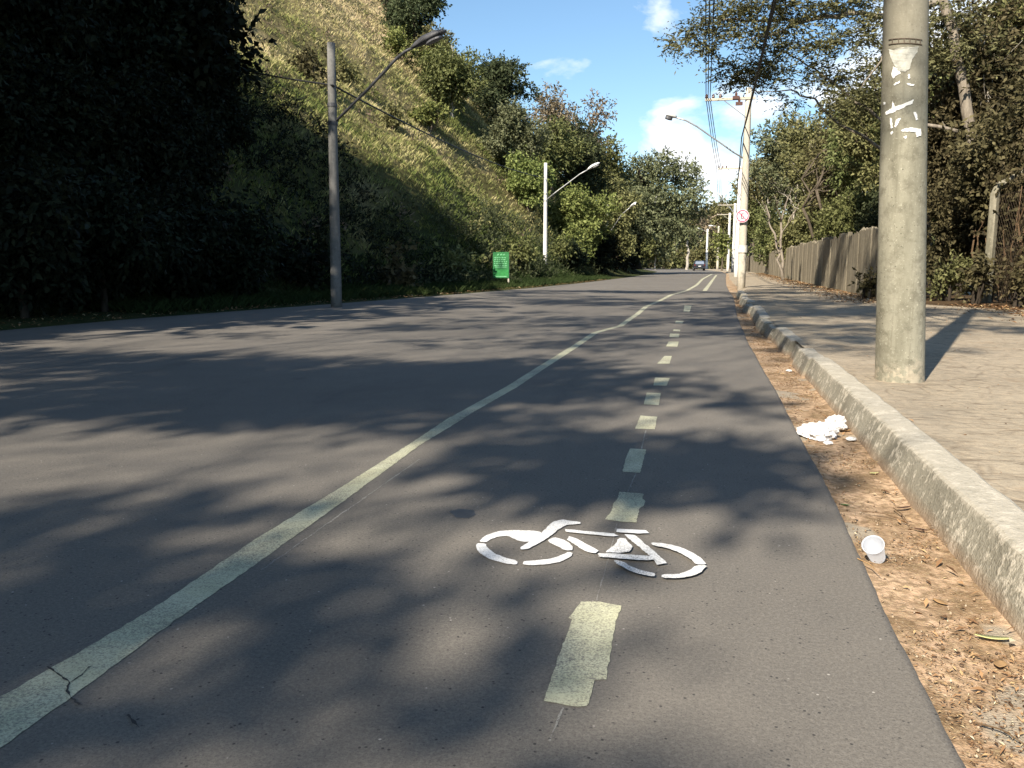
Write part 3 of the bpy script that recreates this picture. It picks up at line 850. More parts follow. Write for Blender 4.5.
# ---- shrubs on the grassy slope
for i, (px, Y, off, rad, lf, lab) in enumerate([
        (505, 58, 0, 1.9, 'bright', 'bright green bush at the upper edge of the dry grass'),
        (475, 52, 0, 1.6, 'bright', 'round green bush on the hillside grass above the green sign'),
        (570, 56, 0, 2.0, 'bright', 'light green bush right of the second lamp pole'),
        (395, 27, 0, .9, 'vine', 'brown dried bush at the foot of the slope right of the first lamp pole'),
        (430, 44, 0, 1.0, 'olive', 'small olive bush on the sunlit slope'),
        (365, 46, 0, 1.1, 'olive', 'small dark bush on the slope above the first lamp arm shadow'),
        (455, 33, 0, 1.0, 'mid', 'low green bush at the foot of the slope left of the sign'),
        (520, 42, 0, 1.2, 'mid', 'green bush behind the green sign board'),
        (560, 52, 0, 1.3, 'mid', 'leafy bush at the foot of the second lamp pole'),
        (300, 22, 0, 1.3, 'shade', 'dark bush left of the first lamp pole'),
        (345, 40, 0, 1.2, 'vine', 'brownish bush on the slope behind the first lamp pole')]):
    hgt = {0: (-17.5), 1: (-15.0), 4: (-17), 5: (-21), 10: (-23)}.get(i)
    x = PY(px, 264, Y).x
    if hgt is not None: x = min(x, hgt * Y / 60 - 4)
    x = min(x, float(edge_x(Y)) - 2.2)
    z = float(hill_z(x, Y))
    tree('bush', lab, (x, Y, z - .1), z + rad * 1.5, rad, LEAF[lf], bark_brown, 400 + i, group='bushes on the hillside', cat='bush', crown_h=1.0, n_cl=10, trunk_r=.05, cmax=3500, leafL=.22, stems=2)

# ---- trees that close the road's far end
FG = 'trees at the far end of the road'
for i, (px, Y, tp, hp, lf, bk, lab, kw) in enumerate([
        (655, 150, 232, 26, 'mid', bark_pale, 'bright green tree at the far bend under the leaning tree', {}),
        (640, 175, 225, 26, 'dark', bark_dark, 'dark tree deep in the shade at the far bend', {}),
        (687, 150, 205, 16, 'olive', bark_pale, 'pale-trunked tree left of the distant car', dict(crown_h=.45, dens=.6, trunk_r=.24)),
        (700, 200, 205, 20, 'brown', bark_pale, 'bare brownish tree above the distant car', dict(dens=.35, crown_h=.6)),
        (676, 190, 215, 18, 'grey', bark_pale, 'slim grey tree left of the pale trunk at the far end', dict(dens=.6)),
        (716, 210, 196, 22, 'olive', bark_brown, 'olive tree behind the far poles', {}),
        (735, 220, 188, 22, 'mid', bark_brown, 'distant green tree between the far poles and the right forest', {}),
        (752, 190, 180, 20, 'olive', bark_brown, 'distant olive tree right of the tan utility pole', {}),
        (722, 118, 221, 7, 'bright', bark_brown, 'creeper-covered bright green sapling among the far poles', dict(crown_h=.75)),
        (662, 210, 215, 24, 'olive', bark_pale, 'hazy olive tree behind the far bend', {}),
        (690, 240, 210, 24, 'dark', bark_dark, 'farthest dark tree closing the road', {}),
        (708, 170, 238, 12, 'olive', bark_pale, 'low scrubby tree beside the distant car', dict(crown_h=.9))]):
    tree_px('distant_tree', lab, px, Y, tp, hp, LEAF[lf], bk, 500 + i, basez=0, group=FG, cmax=7000, leafL=.0042 * Y, **kw)
for i in range(16):
    Y = 170 + (i % 4) * 9; px = 632 + i * 8.0
    tree_px('distant_bush', 'low scrub bush at the far end of the road', px, Y, 246 + (i * 7) % 9, 12, LEAF[['olive', 'mid', 'vine', 'grey'][i % 4]], bark_brown, 540 + i, basez=0, group='low scrub at the far end of the road', cat='bush', crown_h=1.0, n_cl=10, cmax=1800, leafL=.7, dens=1.4)
# a low wooded rise that ends the view
ys = np.arange(215, 420, 6.0); rows = []
for y in ys:
    xs = np.arange(-150, 190, 6.0)
    z = 15 * (1 - np.exp(-((y - 215) / 45.0) ** 2)) * np.ones(len(xs)) + 0
    rows.append(np.stack([xs, np.full(len(xs), y), z - .15], -1))
rv_ = np.array(rows).reshape(-1, 3); rv_[:, 2] += (noise(rv_, 22, 2) * 2.0 + noise(rv_, 8, 3) * .8) * np.clip((rv_[:, 1] - 215) / 40, 0, 1)
o = np_mesh('distant_hill', rv_, grid_faces(len(ys), len(np.arange(-150, 190, 6.0))), wood_m, smooth=True); tag(o, kind='structure')
rg = np.random.default_rng(88); cl = []
for i in range(420):
    y = rg.uniform(222, 300); x = rg.uniform(-60, 60)
    zz = 15 * (1 - math.exp(-((y - 215) / 45.0) ** 2))
    cl.append((np.array([x, y, zz + rg.uniform(.5, 3.5)]), np.array([3.2, 3.2, rg.uniform(2, 3.6)]), 60))
V, Fc = leaf_cloud(cl, 1.5, .9, rg, per=5)
o = np_mesh('distant_wood', V, Fc, LEAF['olive']); tag(o, 'far-off olive woodland on the low rise that closes the road', 'woodland', kind='stuff')

# ---- forest behind the wall on the right
WG = 'forest trees behind the wall'
for i, (px, Y, tp, hp, lf, bk, lab, kw) in enumerate([
        (768, 84, 118, 34, 'olive', bark_pale, 'feathery tree right behind the tan utility pole', dict(dens=.75, stems=2, trunk_r=.09, crown_h=.75)),
        (790, 66, 92, 40, 'grey', bark_pale, 'grey-green tree with tangled top left of the near pole', dict(dens=.8, stems=3, trunk_r=.08, crown_h=.72)),
        (812, 56, 82, 38, 'olive', bark_pale, 'yellow-green tree halfway between the tan pole and the near pole', dict(dens=.85, stems=3, trunk_r=.08, crown_h=.75)),
        (838, 46, 74, 40, 'olive', bark_brown, 'olive tree over the middle of the wall', dict(dens=.85, stems=2, trunk_r=.09, crown_h=.78)),
        (862, 40, 74, 42, 'mid', bark_brown, 'bright green tree just left of the near pole', {}),
        (845, 37, 176, 36, 'mid', bark_brown, 'low green tree leaning on the wall left of the near pole', dict(crown_h=.92)),
        (803, 52, 196, 30, 'olive', bark_brown, 'low olive tree above the far part of the wall', dict(crown_h=.9)),
        (775, 70, 205, 26, 'mid', bark_brown, 'low tree above the farthest stretch of wall', dict(crown_h=.9)),
        (880, 33, 40, 46, 'olive', bark_brown, 'tree whose crown shows on both sides of the near pole', {}),
        (925, 29, 50, 56, 'mid', bark_brown, 'tree right of the near pole with yellowish leaves', dict(crown_h=.85)),
        (965, 25, -30, 62, 'vine', bark_pale, 'vine-hung tree with a leaning pale trunk right of the near pole', dict(crown_h=.85)),
        (1010, 27, -60, 70, 'olive', bark_dark, 'tall dark tree at the right edge of the photo', dict(crown_h=.7)),
        (960, 24, 130, 56, 'vine', bark_dark, 'brown overgrown tree behind the fence right of the near pole', dict(crown_h=.95)),
        (1030, 21, 60, 70, 'vine', bark_dark, 'brown overgrown tree at the right edge behind the fence', dict(crown_h=.95)),
        (905, 31, 150, 46, 'dark', bark_dark, 'dark tree behind the near pole', dict(crown_h=.95)),
        (750, 104, 172, 20, 'mid', bark_brown, 'green tree at the far end of the wall', {}),
        (880, 60, 60, 60, 'dark', bark_dark, 'dark back-row tree behind the near pole', {}),
        (990, 42, -20, 80, 'dark', bark_dark, 'dark back-row tree right of the near pole', {}),
        (940, 48, 10, 70, 'olive', bark_dark, 'olive back-row tree right of the near pole', {}),
        (1060, 34, -20, 80, 'dark', bark_dark, 'dark back-row tree beyond the right edge', {}),
        (825, 84, 140, 50, 'dark', bark_dark, 'dark back-row tree over the wall', {})]):
    tree_px('forest_tree', lab, px, Y, tp, hp, LEAF[lf], bk, 600 + i, basez=.15, group=WG, cmax=18000, n_cl=26, **kw)

# dead pale tree left of the wall's middle
b = PY(785, 264, 44)
root = empty('dead_tree', (b.x, 44, .15), 'bare dead tree with grey branches in front of the far wall', 'tree')
g = Geo(); rg = np.random.default_rng(9)
def up(px, py, dy=0):
    p = PY(px, py, 44 + dy); return np.array((p.x - b.x, dy, p.z - .15))
for a, c, r0, r1 in [((783, 280), (776, 240), .09, .06), ((776, 240), (766, 205), .06, .02), ((783, 280), (781, 222), .08, .05), ((781, 222), (788, 196), .04, .015),
                     ((781, 222), (775, 196), .035, .012), ((777, 245), (798, 206), .035, .015), ((790, 222), (799, 203), .04, .015), ((770, 220), (762, 200), .03, .012), ((784, 210), (792, 188), .03, .012)]:
    limb(g, up(*a), up(*c, rg.uniform(-1, 1)), r0, r1, rg, 6, .022, sides=7)
g.build('trunk', bark_mid, root, smooth=True)

# the feathery tree that reaches over the sidewalk
Y0 = 24.0
b = PY(985, 264, Y0)
def W3(px, py, Y): return np.array(PY(px, py, Y))
root = empty('overhanging_tree', (b.x, Y0, .15), 'feathery tree whose long pale branches reach left across the sky above the sidewalk', 'tree')
B = np.array([b.x, Y0, .15])
g = Geo(); rg = np.random.default_rng(19)
def path(pts, r0, r1, n=7):
    q = [W3(*p) - B for p in pts]
    out, rad = [], []
    for i in range(len(q) - 1):
        for k in range(4):
            t = k / 4; out.append(q[i] * (1 - t) + q[i + 1] * t + rg.normal(size=3) * .03)
    out.append(q[-1])
    g.tube(out, [r0 + (r1 - r0) * i / (len(out) - 1) for i in range(len(out))], n)
    return out
path([(990, 300, 24), (975, 160, 24), (958, 60, 24), (945, 0, 24), (930, -70, 24)], .17, .09, 10)
m1 = path([(945, 0, 24), (900, 14, 24), (850, 14, 24.2), (800, 20, 24.6), (745, 20, 25), (700, 18, 25.4)], .09, .02)
m2 = path([(800, 20, 24.6), (770, 36, 24.6), (745, 40, 24.8)], .035, .012)
m3 = path([(960, 130, 24), (880, 120, 24.5), (830, 80, 25), (800, 60, 25.4), (770, 45, 26)], .05, .012)
m4 = path([(925, 170, 25), (840, 125, 26), (815, 100, 27), (790, 90, 28), (755, 92, 28.5)], .05, .012)
m5 = path([(930, -70, 24), (870, -45, 24), (800, -30, 24), (740, -10, 24)], .09, .02)
m6 = path([(870, 70, 24.4), (890, 130, 24.2)], .03, .01)
m7 = path([(900, 14, 24), (880, 60, 23.6), (860, 90, 23.4)], .04, .012)
g.build('trunk', bark_mid, root, smooth=True)
cl = []
def cl_px(px, py, rx, ry, Y, n): 
    c = W3(px, py, Y) - B; s = Y / 828
    cl.append((c, np.array([rx * s, rx * s * .8, ry * s * .62]), n))
for (px, py, rx, ry, Y, n) in [(682, 42, 15, 7, 25.4, 300), (700, 30, 16, 9, 25.4, 430), (722, 20, 18, 10, 25.2, 480), (707, 48, 12, 7, 25.5, 250), (735, 6, 22, 10, 25, 480), (762, 8, 20, 8, 24.8, 330),
                               (752, 34, 22, 8, 24.9, 480), (782, 26, 20, 8, 24.7, 420), (740, 66, 22, 10, 26.5, 520), (762, 78, 24, 12, 27, 620), (738, 80, 16, 7, 27, 300), (778, 66, 16, 10, 27, 300),
                               (770, 50, 24, 9, 26, 420), (805, 10, 26, 10, 24.5, 480), (845, 2, 28, 14, 24.2, 600), (880, 20, 22, 14, 24, 560), (815, 44, 24, 12, 24.6, 520), (850, 40, 24, 16, 24.2, 560), (835, 75, 22, 14, 25, 450),
                               (868, 88, 18, 22, 24.2, 520), (795, 100, 14, 8, 27, 150), (810, 70, 16, 8, 25.4, 220), (940, 20, 28, 26, 24, 700), (975, 50, 28, 26, 24, 700), (925, 60, 18, 26, 24, 500),
                               (820, -25, 40, 14, 24, 600), (760, -18, 30, 12, 24, 450), (880, -40, 40, 20, 24, 700), (850, 112, 16, 12, 25, 240), (885, 60, 14, 24, 24, 400), (790, -2, 18, 8, 24.5, 220)]:
    cl_px(px, py, rx, ry, Y, n * 1.9)
V, Fc = leaf_cloud(cl, .13, .045, rg, droop=.2, per=10, twig_len=.6, flat=.5)
np_mesh('crown', V, Fc, LEAF['feather'], root)

# ------------------------------------------------------------------ wall on the right
wroot = empty('boundary_wall', (4.6, 22, .15), 'long stained concrete panel wall along the right sidewalk', 'wall')
y = 18.9; rw = np.random.default_rng(31)
Hw = 1.75
while y < 118:
    L = 2.0
    x0, x1 = float(wall_x(y)), float(wall_x(y + L))
    hz = Hw + rw.normal(0, .04)
    g = Geo()
    n, mz = 10, 7
    vs, fs = [], []
    for side in (0, .09):
        for i in range(n + 1):
            t = i / n
            for k in range(mz + 1):
                zz = -.1 + (hz + .1) * k / mz + (rw.normal(0, .045) if k == mz else 0)
                # vertical ribs cast into the panel
                rib = .018 if (i % 2 == 0 and side == 0) else 0
                vs.append((x0 + (x1 - x0) * t + side - rib - 4.6, y + .02 + (L - .04) * t - 22, zz))
    m_ = mz + 1; off = (n + 1) * m_
    for i in range(n):
        for k in range(mz):
            a = i * m_ + k
            fs.append((a, a + 1, a + m_ + 1, a + m_)); a += off
            fs.append((a, a + m_, a + m_ + 1, a + 1))
        a = i * m_ + mz; fs.append((a, a + off, a + off + m_, a + m_))
    fs.append(tuple(list(range(m_)) + list(range(off + m_ - 1, off - 1, -1))))
    e = n * m_
    fs.append(tuple(list(range(e, e + m_)) + list(range(off + e + m_ - 1, off + e - 1, -1))))
    g.add(vs, fs)
    g.build('panel', wall_m, wroot)
    g = Geo()
    hp = hz + rw.uniform(-.03, .05)
    g.box((x0 - 4.6 + .035, y - 22, hp / 2 - .1), (.13, .13, hp + .2))
    g.build('post', wall_post_m, wroot, bevel=.012)
    y += L

# fence with angled concrete posts beyond the near pole
froot = empty('mesh_fence', (6.0, 15, .15), 'overgrown wire fence with angled concrete posts right of the near pole', 'fence')
for y in (9.6, 12.2, 14.8, 17.4, 19.9):
    g = Geo()
    xx = 6.22 - 6.0 if y > 12 else .25
    g.tube([(xx, y - 15, -.2), (xx, y - 15, 2.35), (xx + .06, y - 15, 2.5), (xx + .6, y - 15.05, 2.82)], [.11, .10, .10, .075], 4)
    g.build('post', fence_post_m, froot, bevel=.01)
g = Geo()
for k in range(80):                       # diamond wire mesh
    y0 = 9.6 + k * .135
    for s in (-1, 1):
        y1 = y0 + s * 2.2
        a, b_ = Vector((.3, y0 - 15, .1)), Vector((.3, y1 - 15, 2.3))
        if y1 > 20: t = (20 - y0) / (y1 - y0); b_ = a.lerp(b_, t)
        if y1 < 9.6: t = (9.6 - y0) / (y1 - y0); b_ = a.lerp(b_, t)
        g.tube([a, b_], .0035, 3, cap=False)
for z in (.1, 1.2, 2.3): g.tube([(.3, -5.4, z), (.3, 5, z)], .005, 4)
for k in range(3): g.tube([(.36 + k * .2, -5.4, 2.55 + k * .14), (.36 + k * .2, 4.9, 2.55 + k * .14)], .004, 4)
g.build('wire_mesh', rust_wire, froot)
g = Geo(); g.box((0, 0, .22), (.3, .75, .52)); g.box((.02, .02, .50), (.24, .68, .05))
o = g.build('concrete_block', pole_conc, bevel=.02); o.location = (5.98, 15.35, .12); o.rotation_euler = (0, 0, .1)
tag(o, 'low pale concrete block at the foot of the overgrown fence by the right edge', 'concrete block')

rg = np.random.default_rng(41)
vroot = empty('climbing_vine', (6.4, 15, .15), 'dense brown vines draped over the wire fence right of the near pole', 'climbing plant')
cl = []
for i in range(64):
    y = rg.uniform(9.5, 22.0); z = rg.uniform(.3, 3.2)
    cl.append((np.array([rg.uniform(-.05, .5) + max(0, z - 2) * .2, y - 15, z]), np.array([.28, rg.uniform(.35, .75), rg.uniform(.35, .8)]), 420))
V, Fc = leaf_cloud(cl, .11, .06, rg, droop=.7, per=8)
np_mesh('foliage', V, Fc, LEAF['vine'], vroot)
g = Geo()
for i in range(90):
    y = rg.uniform(9.6, 21.8) - 15; z = rg.uniform(1.6, 3.1); x = rg.uniform(-.05, .4)
    pts = [(x + rg.normal(0, .05), y + rg.normal(0, .12), z - t * (z + .05)) for t in np.linspace(0, 1, 6)]
    g.tube(pts, rg.uniform(.006, .02), 4)
g.build('stem', twig_m, vroot)
# scrub at the end of the wall and along the fence foot
for i, (px, Y, r_, lf) in enumerate([(925, 21.6, .7, 'vine'), (955, 20.6, .6, 'olive'), (978, 19.2, .5, 'vine'), (1003, 17.6, .55, 'vine'), (872, 22.0, .4, 'vine')]):
    x = max(PY(px, 264, Y).x, float(wall_x(Y)) + (.25 if Y < 20.6 else -.2))
    tree('bush', ['tangled brown bush in the gap right of the near pole', 'small olive bush at the foot of the fence', 'dry tuft by the angled fence post', 'dry bush between the fence post and the concrete block', 'brown bush against the near end of the wall'][i],
         (x, Y, .12), .15 + r_ * 2.2, r_, LEAF[lf], bark_dark, 700 + i, group='scrub along the fence', cat='bush', crown_h=1.0, n_cl=9, trunk_r=.03, cmax=2500, leafL=.11, stems=2)

# ------------------------------------------------------------------ the near pole
pb = P(899.5, 379, .15)
npole = empty('concrete_pole', pb, 'thick round concrete pole with torn paper scraps on the right sidewalk', 'utility pole')
g = Geo()
LEAN = math.tan(R(3.0))
def pole_c(z): return Vector((-LEAN * z * math.cos(YAW + R(3)), -LEAN * z * math.sin(YAW), z))
def pole_r(z): return .170 - .0095 * z
g.tube([pole_c(z) for z in (-.3, 0, .5, 1, 1.5, 2, 2.5, 3, 4, 5, 6, 7, 8, 9)], [pole_r(z) for z in (-.3, 0, .5, 1, 1.5, 2, 2.5, 3, 4, 5, 6, 7, 8, 9)], 40)
g.build('shaft', near_pole_m, npole, smooth=True)
g = Geo()
g.box(tuple(pole_c(8.3) + Vector((-.75, 0, 0))), (1.9, .09, .11)); g.build('crossarm', pole_wood, npole, bevel=.01)
for k in range(3):
    g = Geo(); c = pole_c(8.3) + Vector((-.45 - .55 * k, 0, .05))
    g.lathe([(.02, 0), (.05, .03), (.06, .06), (.035, .09), (.05, .12), (.03, .16), (.0, .18)], c, 12); g.build('insulator', porcelain, npole, smooth=True)

# what is stuck on the pole, traced on its face
axis_to_cam = math.atan2(-pb.y, -pb.x)
def on_pole(px, py, lift=.003):
    d = ray(px, py); o0 = Vector((0, 0, CH)) - pb
    # march along the ray to the shaft
    lo, hi = 0.0, 1.0
    t = 0
    base_t = math.hypot(pb.x, pb.y) / math.hypot(d.x, d.y)
    best = None
    for i in range(400):
        t = base_t * (.93 + .09 * i / 400)
        q = o0 + d * t; c = pole_c(q.z)
        if math.hypot(q.x - c.x, q.y - c.y) <= pole_r(q.z) + lift: best = q; break
    if best is None:
        q = o0 + d * base_t; c = pole_c(q.z); v = Vector((q.x - c.x, q.y - c.y, 0)).normalized() * (pole_r(q.z) + lift); best = Vector((c.x + v.x, c.y + v.y, q.z))
    return best
def scrap(name, pts, m, label=None, lift=.003):
    # outline is refined and filled, then given the curve of the shaft
    pl = []
    for i in range(len(pts)):
        a, b_ = pts[i], pts[(i + 1) % len(pts)]
        for k in range(5): pl.append((a[0] + (b_[0] - a[0]) * k / 5 + random.uniform(-.42, .42), a[1] + (b_[1] - a[1]) * k / 5 + random.uniform(-.42, .42)))
    tr_ = geometry.tessellate_polygon([[Vector((p[0], p[1], 0)) for p in pl]])
    bm = bmesh.new()
    vs = [bm.verts.new((p[0], p[1], 0)) for p in pl]
    for f in tr_:
        try: bm.faces.new([vs[i] for i in f])
        except ValueError: pass
    bmesh.ops.subdivide_edges(bm, edges=[e for e in bm.edges if e.calc_length() > 4], cuts=2, use_grid_fill=True)
    for v in bm.verts: v.co = on_pole(v.co.x, v.co.y, lift)
    bmesh.ops.recalc_face_normals(bm, faces=bm.faces)
    me = bpy.data.meshes.new(name); bm.to_mesh(me); bm.free()
    me.materials.append(m)
    o = bpy.data.objects.new(name, me); COL.objects.link(o); o.parent = npole
    md = o.modifiers.new('thick', 'SOLIDIFY'); md.thickness = .0015
    if label: o['label'] = label
    return o
def z1(p): return (860 + p[0] / 4.8, p[1] / 4.8)      # coordinates read off an enlarged view
scrap('poster_scrap', [z1(p) for p in [(138, 238), (200, 228), (280, 224), (276, 250), (250, 285), (238, 330), (215, 345), (180, 340), (160, 300), (146, 270)]], paper_grey, 'large grey torn poster remnant under the strap')
for pts in ([(160, 320), (178, 328), (196, 352), (172, 366), (160, 378), (150, 360)],
            [(120, 538), (150, 520), (158, 486), (166, 515), (258, 476), (252, 496), (200, 520), (160, 538), (126, 552)],
            [(196, 628), (216, 616), (250, 612), (292, 618), (292, 652), (272, 656), (268, 634), (230, 632)],
            [(144, 566), (152, 566), (158, 612), (148, 616)], [(176, 574), (196, 566), (186, 586), (174, 612), (166, 608), (170, 590)],
            [(258, 540), (268, 536), (278, 572), (268, 576)], [(160, 404), (190, 388), (192, 396), (166, 412)], [(224, 400), (262, 404), (258, 412), (232, 410)],
            [(208, 656), (226, 650), (224, 662), (212, 664)], [(146, 634), (158, 628), (158, 642), (148, 646)], [(230, 358), (238, 354), (240, 376), (232, 378)], [(112, 492), (120, 490), (120, 500), (113, 502)]):
    scrap('poster_scrap', [z1(p) for p in pts], paper_white, lift=.0045)
g = Geo()                                  # strap with its little cross bars
for py0, py1 in ((190, 196), (213, 219)):
    a = [on_pole(*z1((x, py0 - 6 + (x - 215) ** 2 * .0011 + (py0 > 200) * 0)), .004) for x in range(138, 300, 8)]
    g.tube(a, .004, 5)
for x in (155, 185, 212, 240, 268, 290):
    q = (x - 215) ** 2 * .0011
    g.tube([on_pole(*z1((x, 184 + q)), .004), on_pole(*z1((x, 207 + q)), .004)], .0035, 5)
g.build('strap', strap_m, npole)

# ------------------------------------------------------------------ lamps on the left
def lamp_head(g, tip, dirv, L, w, h):
    """a cobra-head shell hanging at tip and pointing along dirv"""
    d = Vector(dirv).normalized(); s = d.cross(Vector((0, 0, 1))).normalized(); u = s.cross(d)
    rings = [(-.05, .25, .35), (.12, .55, .7), (.35, 1, 1), (.7, .95, .9), (.92, .6, .55), (1, .2, .2)]
    vs, fs = [], []; n = 12
    for t, a, b_ in rings:
        for k in range(n):
            an = 2 * math.pi * k / n
            zz = math.sin(an); zz = zz if zz > 0 else zz * .35
            vs.append(Vector(tip) + d * (t * L) + s * (math.cos(an) * w / 2 * a) + u * (zz * h * .6 * b_))
    for i in range(len(rings) - 1):
        for k in range(n): fs.append((i * n + k, i * n + (k + 1) % n, (i + 1) * n + (k + 1) % n, (i + 1) * n + k))
    fs.append(tuple(range(n))); fs.append(tuple(range((len(rings) - 1) * n, len(rings) * n)))
    g.add(vs, fs)
    return Vector(tip) + d * (L * .62) - u * (h * .22), d, s, u
def street_lamp(label, base, top, arm_pts, pm, am, hm, r0=.10, r1=.075, headL=.75, headw=.28, group=None, lean=(0, 0)):
    root = empty('street_lamp', base, label, 'street lamp', group)
    b_ = Vector(base)
    g = Geo(); h = top - base[2]
    g.tube([Vector((lean[0] * z / h, lean[1] * z / h, z)) for z in np.linspace(-.3, h, 8)], list(np.linspace(r0, r1, 8)), 14)
    g.build('pole', pm, root, smooth=True)
    pts = [Vector(p) - b_ for p in arm_pts]
    g = Geo(); g.tube(pts, .032, 8); g.build('arm', am, root, smooth=True)
    for z in (pts[0].z - .05, pts[0].z + .35):
        g = Geo(); c = Vector((lean[0] * z / h, lean[1] * z / h, z)); r = r0 + (r1 - r0) * z / h + .012
        g.lathe([(r - .02, -.04), (r, -.04), (r, .04), (r - .02, .04)], c, 14); g.build('clamp', am, root)
    g = Geo(); c, d, s, u = lamp_head(g, pts[-1], pts[-1] - pts[-2], headL, headw, .22)
    hd = g.build('lamp_head', hm, root, smooth=True)
    g = Geo(); vs = [c + d * (.25 * math.cos(a) * headL) + s * (.36 * math.sin(a) * headw) for a in np.linspace(0, 6.283, 17)[:-1]]
    vs2 = [v - u * .035 for v in vs]
    g.add(vs + vs2, [tuple(range(16)), tuple(range(16, 32))] + [(k, (k + 1) % 16, 16 + (k + 1) % 16, 16 + k) for k in range(16)])
    o = g.build('lens', dark_lens if hm is dark_steel else lamp_glass, hd)
    return root
SG = 'street lamps on the left verge'
x1_, Y1 = P(336, 292, .35).x, P(336, 292, .35).y
zb = float(hill_z(x1_, Y1)) - .05
tp1 = PY(331, 43, Y1)
street_lamp('dark grey street lamp in front of the grassy slope, the nearest of the left verge', (x1_, Y1, zb), tp1.z,
            [PY(336, 121, Y1), PY(352, 105, Y1 - .1), PY(367.5, 89.6, Y1 - .2), PY(384, 72, Y1 - .3), PY(397, 58, Y1 - .4), PY(405, 51.5, Y1 - .45), PY(413, 47.5, Y1 - .5)], pole_wood, dark_steel, dark_steel, .135, .09, .86, .24, SG, lean=(tp1.x - x1_, 0))
b2 = P(545, 279, .12)
street_lamp('sunlit pale street lamp right of the green sign', (b2.x, b2.y, float(hill_z(b2.x, b2.y)) - .05), PY(544, 163, b2.y).z,
            [PY(546, 200, b2.y), PY(556, 192, b2.y), PY(568, 183, b2.y - .1), PY(580, 174, b2.y - .2), PY(588, 169.5, b2.y - .3)], pole_white, steel, lamp_white, .13, .09, .78, .3, SG)
b3 = Vector((PY(606.5, 264, 74).x, 74, 0))
street_lamp('street lamp half hidden in trees at the far left verge', (b3.x, b3.y, float(hill_z(b3.x, b3.y)) - .05), PY(606, 205, b3.y).z,
            [PY(606, 238, b3.y), PY(614, 226, b3.y - .3), PY(622, 214, b3.y - .8), PY(630, 207.5, b3.y - 1.4)], pole_white, steel, lamp_white, .12, .085, .85, .3, SG)
b4 = P(641, 273.5, .05)
street_lamp('farthest street lamp of the left verge, its head against the leaning tree', (b4.x - 2.2, b4.y, 0), PY(640, 205, b4.y).z,
            [PY(638, 235, b4.y) + Vector((-1, 0, 0)), PY(645, 222, b4.y), PY(653, 211, b4.y), PY(655, 204, b4.y)], pole_white, steel, lamp_white, .12, .085, .8, .3, SG)

# ------------------------------------------------------------------ utility poles on the right
UG = 'utility poles along the right sidewalk'
def utility_pole(label, base, top, pm, r0, r1, arm_y=None, arm_to=None, arm_from=.06, dz=0, extra=None):
    root = empty('utility_pole', base, label, 'utility pole', UG)
    h = top - base[2]
    g = Geo(); g.tube([(0, 0, z) for z in np.linspace(-.3, h, 8)], list(np.linspace(r0, r1, 8)), 16); g.build('shaft', pm, root, smooth=True)
    if arm_to is not None:
        g = Geo(); x0, x1 = arm_to - base[0], .25
        g.box(((x0 + x1) / 2, -.10, arm_y - base[2]), (x1 - x0, .08, .10)); g.build('crossarm', pole_conc, root, bevel=.01)
        g = Geo(); g.tube([(0, -.08, arm_y - base[2] - .75), (x0 * .55, -.10, arm_y - base[2] - .06)], .018, 6); g.build('brace', steel, root)
        for k in range(3):
            g = Geo(); c = (x0 + .05 + k * .26, -.10, arm_y - base[2] + .05)
            g.lathe([(.02, 0), (.05, .02), (.065, .06), (.035, .08), (.055, .11), (.03, .15), (0, .17)], c, 12); g.build('insulator', porcelain, root, smooth=True)
    return root
u1 = P(741, 287, .10); Yu = u1.y
tp = PY(747, 88, Yu)
U1 = utility_pole('tan utility pole carrying a round no-parking sign', (u1.x, Yu, .05), tp.z, pole_tan, .165, .115, PY(741, 99, Yu).z, PY(705, 101, Yu).x)
for k, (pxa, pya) in enumerate([(736, 97), (739, 103)]):
    g = Geo(); c = PY(pxa, pya, Yu) - u1; g.box((c.x, -.14, c.z), (.26, .12, .12)); g.lathe([(0, 0), (.04, 0), (.05, .1), (.02, .16), (0, .16)], (c.x, -.14, c.z + .05), 10); g.build('fuse_switch', porcelain, U1)
# bracket lamp
arm = [PY(743, 158, Yu), PY(733, 152, Yu - .1), PY(722, 144, Yu - .2), PY(709, 135, Yu - .35), PY(697, 126.5, Yu - .5), PY(686, 120.5, Yu - .6), PY(676, 117.5, Yu - .7)]
arm = [a - Vector((u1.x, Yu, .05)) for a in arm]
g = Geo(); g.tube(arm, .03, 8); g.build('lamp_arm', steel, U1, smooth=True)
g = Geo(); c, d, s, u = lamp_head(g, arm[-1], arm[-1] - arm[-2], .42, .26, .26); hd = g.build('lamp_head', lamp_white, U1, smooth=True)
g = Geo(); vs = [c + d * (.14 * math.cos(a)) + s * (.11 * math.sin(a)) for a in np.linspace(0, 6.283, 17)[:-1]]
g.add(vs + [v - u * .09 for v in vs], [tuple(range(16)), tuple(range(16, 32))] + [(k, (k + 1) % 16, 16 + (k + 1) % 16, 16 + k) for k in range(16)]); g.build('lens', dark_steel, hd)
g = Geo(); zc = PY(741, 249, Yu).z - .05; g.lathe([(.187, -.14), (.190, -.14), (.187, .14), (.184, .14)], (0, 0, zc), 24); g.build('paper_notice', paper_grey2, U1)
